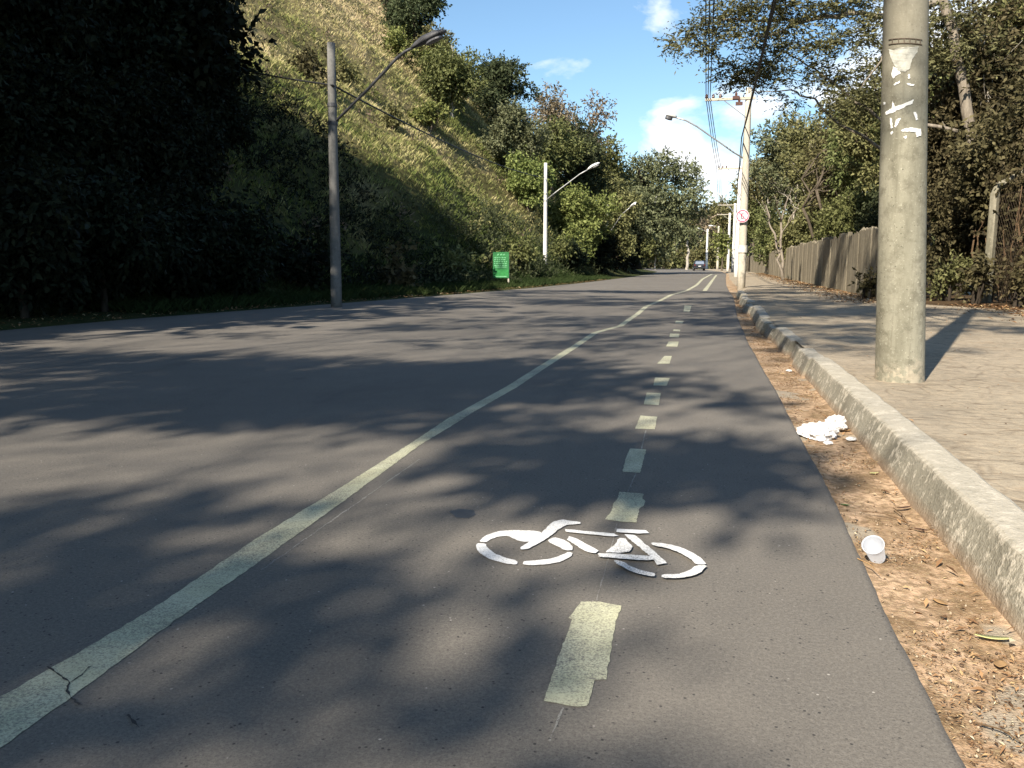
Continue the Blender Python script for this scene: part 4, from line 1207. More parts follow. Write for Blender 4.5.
# round sign
sx = PY(742.5, 216, Yu - .26)
sroot = empty('no_parking_sign', sx, 'round white no-parking sign with red ring on the tan utility pole', 'road sign')
def disc(g, r, y, th, n=32, r_in=0):
    vs, fs = [], []
    for yy in (y, y + th):
        for rr in ((r, r_in) if r_in else (r,)):
            for k in range(n): vs.append((rr * math.cos(2 * math.pi * k / n), yy, rr * math.sin(2 * math.pi * k / n)))
    if r_in:
        for k in range(n):
            k2 = (k + 1) % n
            fs += [(k, k2, n + k2, n + k), (2 * n + k, 3 * n + k, 3 * n + k2, 2 * n + k2), (k, 2 * n + k, 2 * n + k2, k2), (n + k, n + k2, 3 * n + k2, 3 * n + k)]
    else:
        fs += [tuple(range(n)), tuple(range(2 * n - 1, n - 1, -1))] + [(k, (k + 1) % n, n + (k + 1) % n, n + k) for k in range(n)]
    g.add(vs, fs)
g = Geo(); disc(g, .25, 0, .012); g.build('plate', sign_white, sroot)
g = Geo(); disc(g, .235, -.006, .004, r_in=.185); g.build('ring', sign_red, sroot)
g = Geo()
for c, d in (((-.055, -.0055, 0), (.04, .005, .2)), ((.01, -.0055, .08), (.09, .005, .04)), ((.005, -.0055, 0), (.08, .005, .035)), ((.01, -.0055, -.08), (.09, .005, .04))): g.box(c, d)
g.build('letter', sign_black, sroot)
g = Geo(); g.box((0, -.011, 0), (.40, .004, .038), tilt=R(45)); g.build('slash', sign_red, sroot)
sroot.rotation_euler = (0, 0, R(-1))

def upole_far(px, base_py, top_py, Y, r0, r1, pm, arm_px=None, label=''):
    x = PY(px, 264, Y).x
    return utility_pole(label, (x, Y, 0.0), PY(px, top_py, Y).z, pm, r0, r1, PY(px, top_py + 1.5, Y).z if arm_px else None, PY(arm_px, 200, Y).x if arm_px else None)
U2 = upole_far(736.8, 277, 167, 62, .19, .13, pole_white, 717, 'whitewashed utility pole directly behind the tan pole')
U3 = upole_far(733, 272, 203.5, 98, .19, .14, pole_white, 718.5, 'utility pole with crossarm just left of the whitewashed pole')
U4 = upole_far(728, 271, 213, 118, .20, .15, pole_white, 717.5, 'distant utility pole with a crossarm, fourth along the sidewalk')
U5 = upole_far(717.5, 270, 226, 150, .22, .16, pole_conc, None, 'slim distant pole right of the far car')
U6 = upole_far(706.5, 270, 229, 160, .22, .17, pole_white, None, 'stout white distant pole just right of the far car')
for (U, px, py, hx, hy) in ((U5, 717.5, 228, 713, 226), (U6, 706.5, 232, 700, 229), (U3, 733, 212, 722, 190 + 8)):
    Y = U.location.y; b_ = Vector(U.location)
    q = [PY(px, py, Y) - b_, PY((px + hx) / 2, (py + hy) / 2 - 1, Y) - b_, PY(hx, hy, Y) - b_]
    g = Geo(); g.tube(q, .05, 6); g.build('lamp_arm', steel, U)
    g = Geo(); lamp_head(g, q[-1], q[-1] - q[-2], .8, .4, .3); g.build('lamp_head', lamp_white, U, smooth=True)

# ------------------------------------------------------------------ cables
def cable(name, label, pts, r, sag, m, group, n=24):
    g = Geo(); out = []
    for i in range(len(pts) - 1):
        a, b_ = Vector(pts[i]), Vector(pts[i + 1]); s = sag * (b_ - a).length / 30
        for k in range(n + (i == len(pts) - 2)):
            t = k / n; p = a.lerp(b_, t); p.z -= s * 4 * t * (1 - t); out.append(p)
    g.tube(out, r, 5)
    o = g.build(name, m, smooth=True)
    return tag(o, label, 'cable', group)
def armpt(Y, px, py, dx=0): p = PY(px, py, Y); p.x += dx; p.y -= .1; return p
CG = 'power lines over the kerb'
near_arm = pole_c(8.3) + pb
for k, (dx, nx) in enumerate([(0, -.2), (.15, -.06), (.30, .10)]):
    far = [Vector((PY(716.5, 168, 62).x + dx * 1.0, 62 - .1, PY(716, 167, 62).z)), Vector((PY(718.5, 204, 98).x + dx, 98 - .1, PY(718, 203, 98).z)), Vector((PY(717.5, 213, 118).x + dx, 118 - .1, PY(717, 212, 118).z))]
    a1 = armpt(Yu, 706, 98.5, dx * .5)
    # the line comes from the near pole's crossarm, high above the picture
    p0 = Vector((nx * .9, 6.6, 8.55))
    cable('power_line', ['left thin power line of the three high lines from the crossarm', 'middle thin power line of the three high lines from the crossarm', 'right thin power line of the three high lines from the crossarm'][k],
          [p0, a1] + far, .017, .22, cable_dark, CG)
for k, (za, zb_, px1, py1) in enumerate([(5.9, 5.6, 741.5, 138), (6.2, 5.9, 745, 126)]):
    e = PY(px1, py1, Yu - .2)
    p0 = pole_c(za) + pb + Vector((-.17, .05, 0)) if k == 0 else pole_c(za) + pb + Vector((-.05, .17, 0))
    cable('communication_cable', ['thick black cable from the near pole to the tan pole, lower of the two', 'thinner black cable from the near pole to the tan pole, upper of the two'][k],
          [p0, e, Vector((U2.location.x - .2, 61.8, PY(735, 190 + k * -4, 62).z))], .024 if k == 0 else .018, .25, cable_m, 'black cables on the right-hand poles')
L1 = PY(332, 85, Y1 - .15); L2 = PY(545, 178, b2.y - .15)
cable('overhead_cable', 'dark cable sagging between the two nearest left street lamps', [L1, L2], .022, .30, cable_m, 'cables of the left lamps')
cable('overhead_cable', 'dark cable running left from the nearest street lamp into the shaded tree', [PY(205, 60, 29), L1], .02, .15, cable_m, 'cables of the left lamps')

# ------------------------------------------------------------------ green sign
gs = P(509, 285, .12); gz = float(hill_z(gs.x, gs.y))
groot = empty('roadside_sign', (gs.x, gs.y, gz), 'green notice board on a post at the foot of the hillside', 'sign')
w_ = PY(509, 264, gs.y).x - PY(493, 264, gs.y).x; ztop = PY(500, 252, gs.y).z - gz; zbot = PY(500, 278, gs.y).z - gz
cxs = -w_ / 2
g = Geo(); g.box((cxs, 0, (ztop + zbot) / 2), (w_, .03, ztop - zbot)); g.build('board', sign_green, groot, bevel=.004)
g = Geo(); g.box((-.03, .045, ztop / 2 - .1), (.06, .06, ztop + .1)); g.build('post', pole_conc, groot)
g = Geo(); g.box((-w_ + .05, .045, (zbot + ztop) / 2), (.05, .05, ztop - zbot)); g.build('batten', pole_conc, groot)
g = Geo(); hh = ztop - zbot
g.box((cxs, -.018, zbot + hh * .2), (w_ * .96, .006, hh * .26)); g.build('band', sign_dark, groot)
g = Geo()
for k in range(3): g.box((cxs - .12 + k * .13, -.018, zbot + hh * .9), (.08, .006, .05), tilt=R(-30))
for r_ in range(5):
    xs = -w_ * .42
    for q in range(6):
        L = w_ * random.uniform(.07, .16)
        if xs + L > w_ * .40: break
        g.box((cxs + xs + L / 2, -.018, zbot + hh * (.78 - r_ * .075)), (L, .006, .035)); xs += L + .03
g.box((cxs, -.018, zbot + hh * .42), (w_ * .7, .006, .03)); g.box((cxs + .02, -.024, zbot + hh * .06), (w_ * .7, .006, .035))
g.build('print', sign_pale, groot)

# ------------------------------------------------------------------ far car
cY = 130.0; cx_ = PY(699, 264, cY).x
croot = empty('parked_car', (cx_, cY, 0), 'dark hatchback seen from behind at the far end of the road', 'car')
g = Geo(); W2 = .84
prof = [(-1.95, .35), (-2.0, .75), (-1.95, .98), (-1.55, 1.42), (-1.2, 1.5), (.2, 1.5), (.95, 1.02), (1.85, .88), (2.0, .6), (1.98, .3)]
def inset(z): return W2 - max(0, z - .95) * .28
vs = []
for s in (-1, 1): vs += [(s * inset(z), y_, z) for y_, z in prof]
n = len(prof)
g.add(vs, [tuple(range(n)), tuple(range(2 * n - 1, n - 1, -1))] + [(k, (k + 1) % n, n + (k + 1) % n, n + k) for k in range(n)])
g.build('body', car_paint, croot, bevel=.05)
g = Geo(); g.add([(-.66, -1.955, 1.0), (.66, -1.955, 1.0), (.58, -1.60, 1.40), (-.58, -1.60, 1.40)], [(0, 1, 2, 3)])
o = g.build('rear_window', car_glass, croot); o.modifiers.new('t', 'SOLIDIFY').thickness = .03; o.location.y = -.02
for s in (-1, 1):
    g = Geo(); g.add([(s * (inset(1.0) + .004), -1.5, 1.02), (s * (inset(1.0) + .004), .75, 1.02), (s * (inset(1.4) + .004), .25, 1.4), (s * (inset(1.4) + .004), -1.35, 1.4)], [(0, 1, 2, 3)])
    g.build('side_window', car_glass, croot)
    g = Geo(); g.box((s * .70, -2.0, .84), (.18, .06, .26)); g.build('tail_light', red_lens, croot, bevel=.02)
    for y_ in (-1.25, 1.25):
        w = Geo(); w.tube([(s * .66, y_, .3), (s * .86, y_, .3)], .3, 20); wo = w.build('wheel', rubber, croot)
        w = Geo(); w.tube([(s * .862, y_, .3), (s * .87, y_, .3)], .18, 14); w.build('rim', steel, wo)
g = Geo(); g.box((0, -2.01, .68), (.4, .03, .13)); g.build('number_plate', plate_m, croot)
g = Geo(); g.box((0, -2.0, .42), (1.66, .16, .2)); g.build('bumper', car_paint, croot, bevel=.04)
croot.rotation_euler = (0, 0, R(3))

# ------------------------------------------------------------------ road markings
def sheet(name, polys, m, z, label, cat, group=None, jit=.0015, step=.03, smooth_it=False):
    """polys: ground outlines; edges refined and roughened"""
    bm = bmesh.new()
    for pi_, pl in enumerate(polys):
        zp = z + (.0006 * pi_ if len(polys) > 2 else 0)
        pts = [Vector((p[0], p[1], 0)) for p in pl]
        if smooth_it:
            q = []
            for i in range(len(pts)):
                a, b_ = pts[i], pts[(i + 1) % len(pts)]
                k_ = .2 if pi_ in (0, 1, 2, 3, 11, 12, 13) else .07
                q += [a * (1 - k_) + b_ * k_, a * k_ + b_ * (1 - k_)]
            pts = q
        out = []
        for i in range(len(pts)):
            a, b_ = pts[i], pts[(i + 1) % len(pts)]
            k = max(1, min(400, int((b_ - a).length / step)))
            for j in range(k):
                p = a.lerp(b_, j / k); out.append(Vector((p.x + random.gauss(0, jit), p.y + random.gauss(0, jit), 0)))
        vs = [bm.verts.new((p.x, p.y, zp)) for p in out]
        for f in geometry.tessellate_polygon([out]):
            try: bm.faces.new([vs[i] for i in f])
            except ValueError: pass
    bmesh.ops.recalc_face_normals(bm, faces=bm.faces)
    for f in bm.faces:
        if f.normal.z < 0: f.normal_flip()
    me = bpy.data.meshes.new(name); bm.to_mesh(me); bm.free(); me.materials.append(m)
    o = bpy.data.objects.new(name, me); COL.objects.link(o)
    return tag(o, label, cat, group)
def G(px, py): p = P(px, py); return (p.x, p.y)
def zz1(p): return (600 + p[0] / 6.983, 290 + p[1] / 6.983)
def zz2(p): return (580 + p[0] / 4.8, 380 + p[1] / 4.8)
DASH = [
    ('big cream dash nearest the camera, below the bicycle symbol', [(581.2, 602), (600, 602.5), (621.9, 606.6), (616, 622), (612, 642), (606, 679.7), (595, 680.5), (591, 695), (587, 707.7), (566, 706), (544, 701.4), (553, 674), (562, 648), (572, 620), (569, 618.5)]),
    ('cream dash touching the top of the bicycle symbol', [zz2(p) for p in [(190, 538), (305, 548), (300, 572), (312, 580), (308, 600), (285, 622), (270, 685), (195, 682), (120, 670), (150, 635), (160, 595), (180, 575)]]),
    ('cream dash in the shade, second above the bicycle symbol', [zz2(p) for p in [(240, 330), (318, 335), (288, 447), (205, 443), (218, 380)]]),
    ('bright square cream dash, third above the bicycle symbol', [zz2(p) for p in [(290, 172), (370, 178), (360, 238), (264, 235)]]),
    ('cream dash, fourth above the bicycle symbol', [zz2(p) for p in [(320, 62), (388, 64), (378, 122), (306, 118)]]),
    ('cream dash, fifth above the bicycle symbol', [zz1(p) for p in [(385, 612), (487, 617), (465, 670), (372, 668)]]),
    ('cream dash, sixth above the bicycle symbol', [zz1(p) for p in [(450, 462), (502, 462), (485, 517), (400, 515)]]),
    ('cream dash, seventh above the bicycle symbol', [zz1(p) for p in [(480, 360), (550, 362), (540, 397), (460, 395)]]),
    ('brightest far cream dash, eighth above the bicycle symbol', [zz1(p) for p in [(490, 302), (555, 305), (550, 332), (485, 330)]]),
    ('thin far cream dash just beyond the brightest far one', [zz1(p) for p in [(515, 275), (560, 278), (558, 290), (510, 287)]]),
    ('far cream dash, tenth above the bicycle symbol', [zz1(p) for p in [(530, 215), (585, 218), (575, 235), (525, 233)]]),
    ('farthest separate cream dash before the far double line', [zz1(p) for p in [(590, 108), (640, 108), (625, 155), (582, 152)]])]
for i, (lab, pts) in enumerate(DASH):
    sheet('lane_dash', [[G(*p) for p in pts]], paint_yellow, .0022, lab, 'road marking', 'painted dashes of the cycle lane', jit=.0013, step=.018)
# wobbling solid line
UP = [(-60, 738), (0, 698), (70, 658), (152, 610), (254, 540.5), (337, 490), (407, 446), (451, 416.6)]
LO = [(-60, 785), (0, 749), (82.6, 690), (159, 632.6), (254, 566), (343, 502), (419, 446), (464, 418.5)]
pl = [G(*p) for p in LO] + [G(*p) for p in UP[::-1]]
cen = [(457.5, 417.6), (484, 402.5), (511, 387.5), (541, 368), (571.7, 348.6), (595, 333), (607, 329.5), (620.5, 326), (630, 319), (637, 314.5), (646, 306.6), (660.6, 300.4), (671, 295), (687, 290.6), (696.7, 285), (702.6, 279), (712, 274)]
c3 = [Vector((*G(*p), 0)) for p in cen]
Lp, Rp = [], []
for i, p in enumerate(c3):
    t = (c3[min(i + 1, len(c3) - 1)] - c3[max(0, i - 1)]).normalized(); nrm = Vector((-t.y, t.x, 0))
    hw = .046 + .035 * min(1, max(0, (p.y - 12) / 40))
    Lp.append(p + nrm * hw); Rp.append(p - nrm * hw)
sheet('lane_line', [pl, [tuple(v.xy) for v in Rp] + [tuple(v.xy) for v in Lp[::-1]]], paint_yellow, .0022, 'long wobbling cream line running from the lower left corner into the distance', 'road marking', jit=.0016, step=.025)
cen = [(704.5, 291), (709, 285), (713, 279.5), (716.5, 275)]
c3 = [Vector((*G(*p), 0)) for p in cen]; Lp, Rp = [], []
for p in c3: Lp.append((p.x - .08, p.y)); Rp.append((p.x + .08, p.y))
sheet('far_lane_line', [Rp + Lp[::-1]], paint_yellow, .0022, 'faint far right-hand line of the cycle lane, near the tan pole', 'road marking', jit=.005, step=.3)
def strip(pts, w):
    c = [Vector((*G(*p), 0)) for p in pts]; a, b_ = [], []
    for i, p in enumerate(c):
        t = (c[min(i + 1, len(c) - 1)] - c[max(0, i - 1)]).normalized(); nrm = Vector((-t.y, t.x, 0))
        a.append(tuple((p + nrm * w / 2).xy)); b_.append(tuple((p - nrm * w / 2).xy))
    return b_ + a[::-1]
for pts, w_, lab in [([(549, 742), (563, 708)], .004, 'thin chalk line running toward the camera from the nearest dash'), ([(596, 601), (605, 570), (612, 545), (617, 524)], .004, 'thin chalk line passing under the bicycle symbol between two dashes'),
                     ([(628, 492), (636, 473)], .005, 'thin chalk line in the shade just above the dash that touches the bicycle symbol'), ([(641, 450), (646, 430)], .005, 'thin chalk line just below the bright square dash')]:
    sheet('guide_line', [strip(pts, w_)], guide_paint, .0012, lab, 'road marking', 'thin chalk guide lines of the cycle lane', jit=.0012)
sheet('scraped_line', [strip([(262, 570), (300, 543), (340, 515), (380, 487), (420, 459)], .007)], guide_paint, .0012, 'thin scraped line alongside the long cream line', 'road marking', jit=.002)
def zb7(p): return (470 + p[0] / 3.492, 500 + p[1] / 3.492)
BIKE = [
    [(30, 148), (48, 132), (75, 118), (110, 110), (160, 108), (215, 110), (250, 113), (240, 128), (222, 146), (185, 150), (150, 138), (135, 128), (100, 130), (72, 140), (56, 151)],
    [(20, 155), (55, 155), (62, 172), (85, 190), (120, 205), (165, 215), (165, 230), (120, 225), (75, 212), (40, 195), (22, 175)],
    [(185, 217), (240, 215), (290, 208), (330, 192), (345, 185), (360, 190), (352, 203), (320, 218), (270, 229), (215, 233), (183, 230)],
    [(290, 135), (320, 140), (355, 160), (362, 178), (335, 182), (310, 168), (280, 155), (272, 145)],
    [(175, 172), (240, 128), (290, 80), (320, 73), (385, 82), (385, 88), (335, 92), (320, 100), (260, 145), (205, 175), (178, 178)],
    [(330, 107), (500, 122), (520, 130), (500, 133), (335, 117)],
    [(345, 133), (370, 140), (450, 183), (440, 192), (405, 187), (340, 145)],
    [(512, 107), (615, 112), (625, 122), (590, 124), (512, 118)],
    [(520, 140), (540, 140), (568, 170), (555, 188), (520, 192), (470, 190), (505, 165)],
    [(535, 127), (575, 130), (690, 228), (650, 235), (640, 215), (600, 180)],
    [(447, 195), (500, 195), (655, 207), (670, 215), (610, 220), (450, 207)],
    [(628, 157), (680, 160), (740, 175), (790, 200), (815, 220), (828, 235), (790, 235), (770, 215), (730, 192), (680, 175), (640, 168)],
    [(788, 238), (826, 238), (815, 258), (780, 275), (730, 284), (670, 282), (668, 270), (720, 270), (765, 258)],
    [(500, 220), (535, 225), (560, 243), (600, 258), (645, 266), (645, 279), (590, 270), (545, 252), (515, 235)]]
bz = sheet('bicycle_symbol', [[G(*zb7(p)) for p in pl] for pl in BIKE], paint_white, .0035, 'white stencilled bicycle symbol painted on the asphalt', 'road marking', jit=.0012, step=.012, smooth_it=True)
crack_m = plain('road_crack', (.05, .046, .042), .95)
for pts, w_, lab in [([(48, 668), (62, 678), (70, 684), (67, 692), (72, 700), (80, 706)], .004, 'branching crack across the long cream line at lower left'), ([(70, 684), (82, 676), (90, 668)], .0025, 'short side crack off the crack across the long cream line'),
                     ([(128, 716), (134, 724), (140, 729)], .003, 'short crack right of the crack across the long cream line')]:
    sheet('road_crack', [strip(pts, w_)], crack_m, .0038, lab, 'crack', jit=.0016, step=.01)
# small tar patch
sheet('tar_spot', [[G(*p) for p in [(449, 512), (460, 509), (474, 510.5), (476, 515), (468, 519), (456, 517.5)]]], plain('tar', (.055, .058, .062), .6), .0015, 'small dark tar spot left of the bicycle symbol', 'road stain', jit=.002)

# ------------------------------------------------------------------ litter in the gutter
def gut(px, py): return P(px, py, -.03)
c = gut(877.5, 562)
root = empty('plastic_cup', (c.x, c.y, -.028), 'translucent white plastic cup tipped over in the gutter', 'cup')
g = Geo(); prof = [(.0, .0), (.024, .0), (.026, .004), (.0335, .085), (.037, .087), (.0375, .089), (.036, .090), (.0325, .087), (.0245, .006), (.0, .005)]
g.lathe(prof, n=36); cup = g.build('cup_body', plastic_w, root, smooth=True)
cup.scale = (1.0, 1.0, 1.0)
dcam = Vector((-c.x, -c.y, 0)).normalized()
cup.rotation_euler = (dcam * .60 + Vector((-.20, 0, .72))).to_track_quat('Z', 'Y').to_euler()
cup.location = (0, 0, .012)
# crumpled paper
def crumple(name, c, r, seed, label, cat, m, group=None, n=4):
    bm = bmesh.new(); bmesh.ops.create_icosphere(bm, subdivisions=n, radius=1)
    rg = np.random.default_rng(seed)
    co = np.array([v.co[:] for v in bm.verts])
    dirs = rg.normal(size=(16, 3)); dirs /= np.linalg.norm(dirs, axis=1)[:, None]
    disp = 1 + .34 * np.abs(noise(co, .16, seed + 2)) + .30 * np.max(np.abs(co @ dirs.T * 2.6 % 1.0 - .5), axis=1) + .22 * noise(co, .9, seed) + .10 * noise(co, .35, seed + 1)
    for v, d in zip(bm.verts, disp): v.co = v.co * float(d); v.co = Vector((v.co.x * r[0], v.co.y * r[1], max(v.co.z * r[2], -.3 * r[2])))
    me = bpy.data.meshes.new(name); bm.to_mesh(me); bm.free(); me.materials.append(m)
    o = bpy.data.objects.new(name, me); COL.objects.link(o); o.location = c
    return tag(o, label, cat, group)
c = gut(818, 437)
crumple('crumpled_paper', (c.x, c.y, -.005), (.085, .13, .048), 3, 'large crumpled white paper lying in the gutter', 'litter', bag_m)
c = gut(836, 430)
crumple('crumpled_paper', (c.x, c.y, 0), (.05, .08, .052), 5, 'smaller crumpled white paper leaning against the large crumple', 'litter', bag_m)
for px, py, lab in ((851, 441, 'tiny white paper scrap against the kerb right of the crumpled paper'), (828, 445, 'tiny white paper scrap just below the crumpled paper'), (789, 372, 'small white scrap in the shaded gutter farther along the kerb')):
    c = gut(px, py); crumple('paper_scrap', (c.x, c.y, -.018), (.022, .03, .010), px, lab, 'litter', bag_m, 'white paper scraps in the gutter', n=3)
def leaf(name, c, L, w, rz, m, label, group, curl=.3, z=.0):
    vs, fs = [], []; n = 10
    for i in range(n + 1):
        t = i / n; ww = w * math.sin(math.pi * (t * .94 + .03)) ** .7 / 2
        x = (t - .5) * L; zc = curl * L * ((t - .5) ** 2) + .002
        vs += [(x, -ww, zc + curl * ww * .9), (x, 0, zc), (x, ww, zc + curl * ww * .9)]
    for i in range(n):
        a = i * 3; fs += [(a, a + 3, a + 4, a + 1), (a + 1, a + 4, a + 5, a + 2)]
    g = Geo(); g.add(vs, fs); o = g.build(name, m, smooth=True)
    md = o.modifiers.new('thick', 'SOLIDIFY'); md.thickness = .0012
    o.location = (c.x, c.y, c.z + z); o.rotation_euler = (random.uniform(-.2, .2), random.uniform(-.15, .15), rz)
    return tag(o, label, 'leaf', group)
LFG = 'fallen leaves in the gutter'
for px, py, L, w, rz, m, lab in [(993, 642, .098, .034, .1, yel_leaf, 'fresh yellow-green leaf beside the kerb at lower right'), (874, 475, .05, .022, .5, yel_leaf, 'pale yellow leaf below the crumpled paper'),
                                 (845, 507, .04, .02, -.3, green_leaf, 'small green leaf at the asphalt edge'), (903, 510, .085, .022, .6, dark_leaf, 'dark brown curled leaf against the kerb'),
                                 (921, 532, .055, .014, -.5, dark_leaf, 'thin dark leaf below the curled brown leaf'), (848, 432, .07, .03, .8, tan_leaf, 'tan dry leaf beside the crumpled paper'),
                                 (845, 425, .06, .03, 1.8, yel_leaf, 'yellowish dry leaf behind the crumpled paper'), (1000, 668, .05, .03, 1.2, tan_leaf, 'tan leaf just below the yellow-green leaf'), (940, 605, .05, .02, 2.2, tan_leaf, 'tan leaf in the lower gutter near the kerb')]:
    leaf('fallen_leaf', gut(px, py), L, w, rz, m, lab, LFG, z=.006)
for k, (a, b_, lab) in enumerate([((862, 515), (905, 524), 'long thin twig across the gutter above the cup'), ((893, 512), (908, 528), 'short twig beside the dark curled leaf'), ((857, 568), (880, 585), 'pale stalk lying on the asphalt edge left of the cup'), ((975, 730), (1024, 752), 'thin twig in the lower right corner')]):
    p, q = gut(*a), gut(*b_); p.z = q.z = -.012 if k != 2 else .004
    g = Geo(); m_ = p.lerp(q, .5) + Vector((.006, .01, .004)); g.tube([p, p.lerp(m_, .5), m_, m_.lerp(q, .55), q], [.0022, .002, .002, .0016, .001], 5)
    tag(g.build('twig', twig_m if k != 2 else tan_leaf), lab, 'twig', 'twigs in the gutter')

def flakes(n, sampler, L0, L1, seed, name, label, m):
    rg = np.random.default_rng(seed); b_ = sampler(n, rg); n = len(b_)
    az = rg.uniform(0, 6.283, n); L = rg.uniform(L0, L1, n); w = L * rg.uniform(.16, .42, n)
    d = np.stack([np.cos(az), np.sin(az), rg.uniform(-.12, .5, n)], -1); s = np.stack([-np.sin(az), np.cos(az), rg.uniform(-.4, .4, n)], -1)
    mid = b_ + d * (L * .45)[:, None]; mid[:, 2] += .12 * L
    V = np.stack([b_, mid + s * (w * .5)[:, None], b_ + d * L[:, None], mid - s * (w * .5)[:, None]], 1).reshape(-1, 3)
    i = np.arange(n)[:, None] * 4
    o = np_mesh(name, V, np.concatenate([i, i + 1, i + 2, i + 3], 1), m)
    return tag(o, label, None, None, 'stuff')
def gut_z(t, r): return -.016 - .012 * t + .02 * np.clip((t - .82) / .18, 0, 1) ** 2 + r.uniform(-.004, .003, len(t))
def gut_s(n, rg):
    y = 1.4 + 26 * rg.uniform(0, 1, n) ** 1.9; t = rg.beta(1.1, .9, n)
    x = asph_x(y) + .015 + t * (kerb_x(y) - asph_x(y) - .0)
    p = np.stack([x, y, y * 0], -1); keep = noise(p, .5, 3) + .5 * noise(p, .12, 1) > -.1 - .5 * (y < 2.3)
    return np.stack([x, y, gut_z(t, rg)], -1)[keep]
flakes(24000, gut_s, .004, .016, 51, 'leaf_crumbs', 'brown leaf crumbs scattered in the dirt gutter', litter_m)
def gut_b(n, rg):
    y = 1.6 + 25 * rg.uniform(0, 1, n) ** 1.1; t = rg.beta(1.6, .9, n)
    return np.stack([asph_x(y) + .03 + t * (kerb_x(y) - asph_x(y) - .04), y, gut_z(t, rg) + .002], -1)
flakes(520, gut_b, .015, .05, 52, 'dry_leaf_litter', 'dry leaves and stalks lying along the gutter', litter_m)
flakes(1500, gut_s, .012, .028, 57, 'leaf_fragments', 'broken dry leaves scattered over the gutter', litter_m)
def side_s(n, rg):
    y = 9 + 70 * rg.uniform(0, 1, n) ** 1.6; off = np.abs(rg.normal(0, .55, n))
    return np.stack([wall_x(y) - off + .05, y, np.full(n, .16)], -1)
flakes(9000, side_s, .04, .11, 53, 'wall_leaf_litter', 'brown fallen leaves drifted along the foot of the wall and fence', litter_m)
def walk_s(n, rg):
    y = 2 + 26 * rg.uniform(0, 1, n) ** 1.4; x = kerb_x(y) + .2 + rg.uniform(0, 1, n) * (wall_x(y) - 1.3)
    return np.stack([x, y, np.full(n, .152)], -1)
flakes(700, walk_s, .008, .035, 54, 'sidewalk_crumbs', 'leaf crumbs and grit scattered on the sidewalk', litter_m)
def shoulder_s(n, rg):
    y = 8 + 45 * rg.uniform(0, 1, n); x = edge_x(y) - rg.uniform(-.25, 1.0, n)
    return np.stack([x, y, hill_z(x, y) + .015], -1)
flakes(3000, shoulder_s, .03, .1, 55, 'shoulder_leaf_litter', 'dead leaves along the left edge of the road', litter_m)
# grit on the dirt
rg = np.random.default_rng(61); N = 900
y = 1.5 + 9 * rg.uniform(0, 1, N) ** 1.6; t = rg.uniform(0, 1, N); x = asph_x(y) + .01 + t * (kerb_x(y) - asph_x(y) - .02)
s = rg.uniform(.0015, .006, N); octv = np.array([(1, 0, 0), (-1, 0, 0), (0, 1, 0), (0, -1, 0), (0, 0, 1), (0, 0, -1)], float)
V = np.stack([x, y, gut_z(t, rg) - .001], -1)[:, None] + octv[None] * s[:, None, None] * rg.uniform(.6, 1.3, (N, 6, 1))
fo = np.array([(0, 2, 4), (2, 1, 4), (1, 3, 4), (3, 0, 4), (2, 0, 5), (1, 2, 5), (3, 1, 5), (0, 3, 5)])
Fo = (np.arange(N)[:, None, None] * 6 + fo[None]).reshape(-1, 3)
M = Mat('grit_stone', .9, .1); gg = M.n('ShaderNodeNewGeometry'); M.col(M.ramp(gg.outputs['Random Per Island'], [(.0, (.10, .07, .05)), (.5, (.27, .19, .12)), (1, (.42, .34, .25))]))
tag(np_mesh('gutter_grit', V.reshape(-1, 3), Fo, M.m), 'small stones and grit on the gutter dirt', None, None, 'stuff')

# ------------------------------------------------------------------ light
sun_dir = Vector((-math.sin(SUN_AZ) * math.cos(SUN_EL), -math.cos(SUN_AZ) * math.cos(SUN_EL), math.sin(SUN_EL)))
sd = bpy.data.lights.new('sun', 'SUN'); sd.energy = 5.0; sd.angle = R(.5); sd.color = (1, .91, .77)
so = bpy.data.objects.new('sun', sd); COL.objects.link(so)
so.rotation_euler = sun_dir.to_track_quat('Z', 'Y').to_euler(); so.location = (0, 0, 60)

w = bpy.data.worlds.new('World'); sc.world = w; w.use_nodes = True
nt = w.node_tree; bg = nt.nodes['Background']
sky = nt.nodes.new('ShaderNodeTexSky'); sky.sky_type = 'NISHITA'; sky.sun_disc = False
sky.sun_elevation = SUN_EL; sky.sun_rotation = R(180) + SUN_AZ
sky.air_density = 1.0; sky.dust_density = .6; sky.ozone_density = 1.5
tc = nt.nodes.new('ShaderNodeTexCoord')
def wn(t, **k):
    n_ = nt.nodes.new(t)
    for a, b_ in k.items(): n_.inputs[a].default_value = b_
    return n_
mp = wn('ShaderNodeMapping'); mp.inputs['Scale'].default_value = (1, 1, 1.9); nt.links.new(tc.outputs['Generated'], mp.inputs[0])
cn = wn('ShaderNodeTexNoise', Scale=3.6, Detail=7.0, Roughness=.55, Distortion=.25); nt.links.new(mp.outputs[0], cn.inputs['Vector'])
cr = nt.nodes.new('ShaderNodeValToRGB'); cr.color_ramp.elements[0].position = .44; cr.color_ramp.elements[1].position = .62
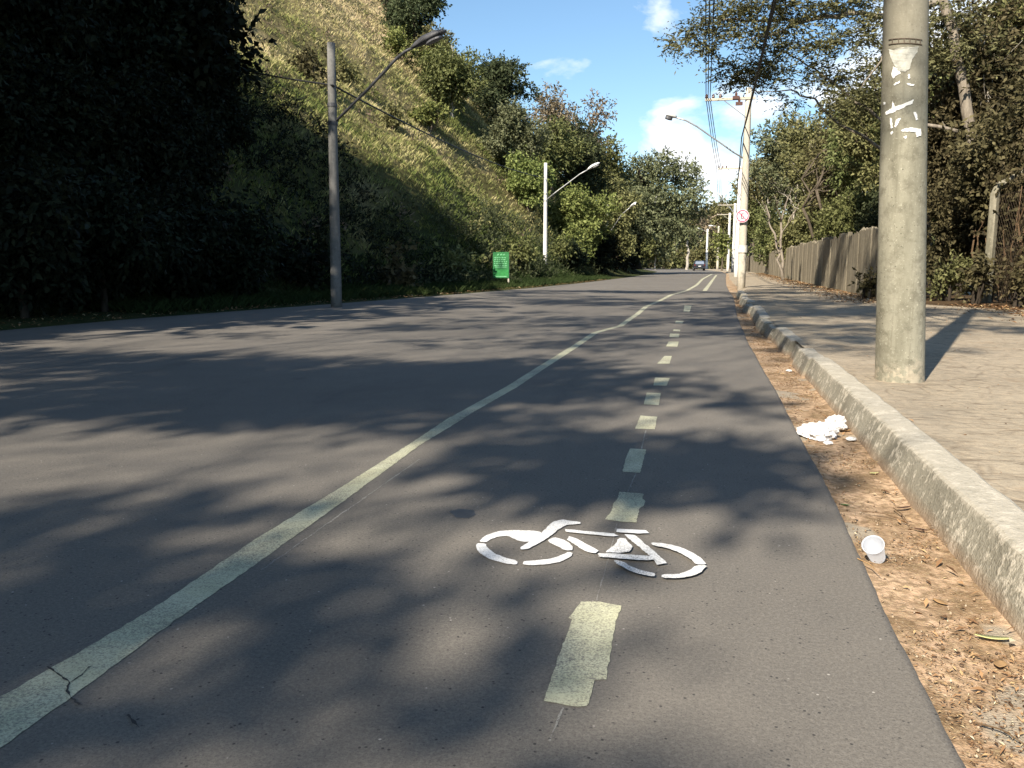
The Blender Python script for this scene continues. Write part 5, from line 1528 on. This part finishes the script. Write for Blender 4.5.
# cumulus banks stand over three bearings down the road
cov = None
for (px, py, rad, amt) in [(712, 190, .13, .30), (668, 10, .075, .22), (760, 110, .10, .26), (700, 120, .08, .10), (860, 150, .2, .25), (980, 40, .25, .22), (712, 250, .12, .25)]:
    dv = ray(px, py).normalized()
    dn = nt.nodes.new('ShaderNodeVectorMath'); dn.operation = 'DISTANCE'; nt.links.new(tc.outputs['Generated'], dn.inputs[0]); dn.inputs[1].default_value = dv
    mr = nt.nodes.new('ShaderNodeMapRange'); mr.interpolation_type = 'SMOOTHSTEP'
    mr.inputs[1].default_value = 0; mr.inputs[2].default_value = rad; mr.inputs[3].default_value = amt; mr.inputs[4].default_value = 0
    nt.links.new(dn.outputs['Value'], mr.inputs[0])
    if cov is None: cov = mr.outputs[0]
    else:
        m_ = nt.nodes.new('ShaderNodeMath'); m_.operation = 'MAXIMUM'; nt.links.new(cov, m_.inputs[0]); nt.links.new(mr.outputs[0], m_.inputs[1]); cov = m_.outputs[0]
ad = nt.nodes.new('ShaderNodeMath'); ad.operation = 'ADD'; nt.links.new(cn.outputs['Fac'], ad.inputs[0]); nt.links.new(cov, ad.inputs[1])
sb = nt.nodes.new('ShaderNodeMath'); sb.operation = 'SUBTRACT'; nt.links.new(ad.outputs[0], sb.inputs[0]); sb.inputs[1].default_value = .17
nt.links.new(sb.outputs[0], cr.inputs[0])
cn.inputs['Scale'].default_value = 7.5
mx = nt.nodes.new('ShaderNodeMix'); mx.data_type = 'RGBA'
tint = nt.nodes.new('ShaderNodeMix'); tint.data_type = 'RGBA'; tint.blend_type = 'MULTIPLY'; tint.inputs[0].default_value = 1
nt.links.new(sky.outputs[0], tint.inputs[6]); tint.inputs[7].default_value = (1.45, 1.68, 1.74, 1)
nt.links.new(cr.outputs[0], mx.inputs[0]); nt.links.new(tint.outputs[2], mx.inputs[6]); mx.inputs[7].default_value = (13, 13.3, 13.6, 1)
nt.links.new(mx.outputs[2], bg.inputs[0]); bg.inputs[1].default_value = .050

sc.view_settings.view_transform = 'Standard'; sc.view_settings.look = 'None'
sc.view_settings.exposure = 1.08; sc.view_settings.gamma = 1.0
try: sc.view_settings.use_curve_mapping = False
except Exception: pass
sc.render.engine = 'CYCLES'
cy = sc.cycles
cy.max_bounces = 5; cy.diffuse_bounces = 2; cy.glossy_bounces = 2; cy.transmission_bounces = 3; cy.transparent_max_bounces = 4
cy.use_denoising = True
try: cy.denoiser = 'OPENIMAGEDENOISE'
except Exception: pass
cy.use_adaptive_sampling = True; cy.adaptive_threshold = .02
cy.caustics_reflective = False; cy.caustics_refractive = False
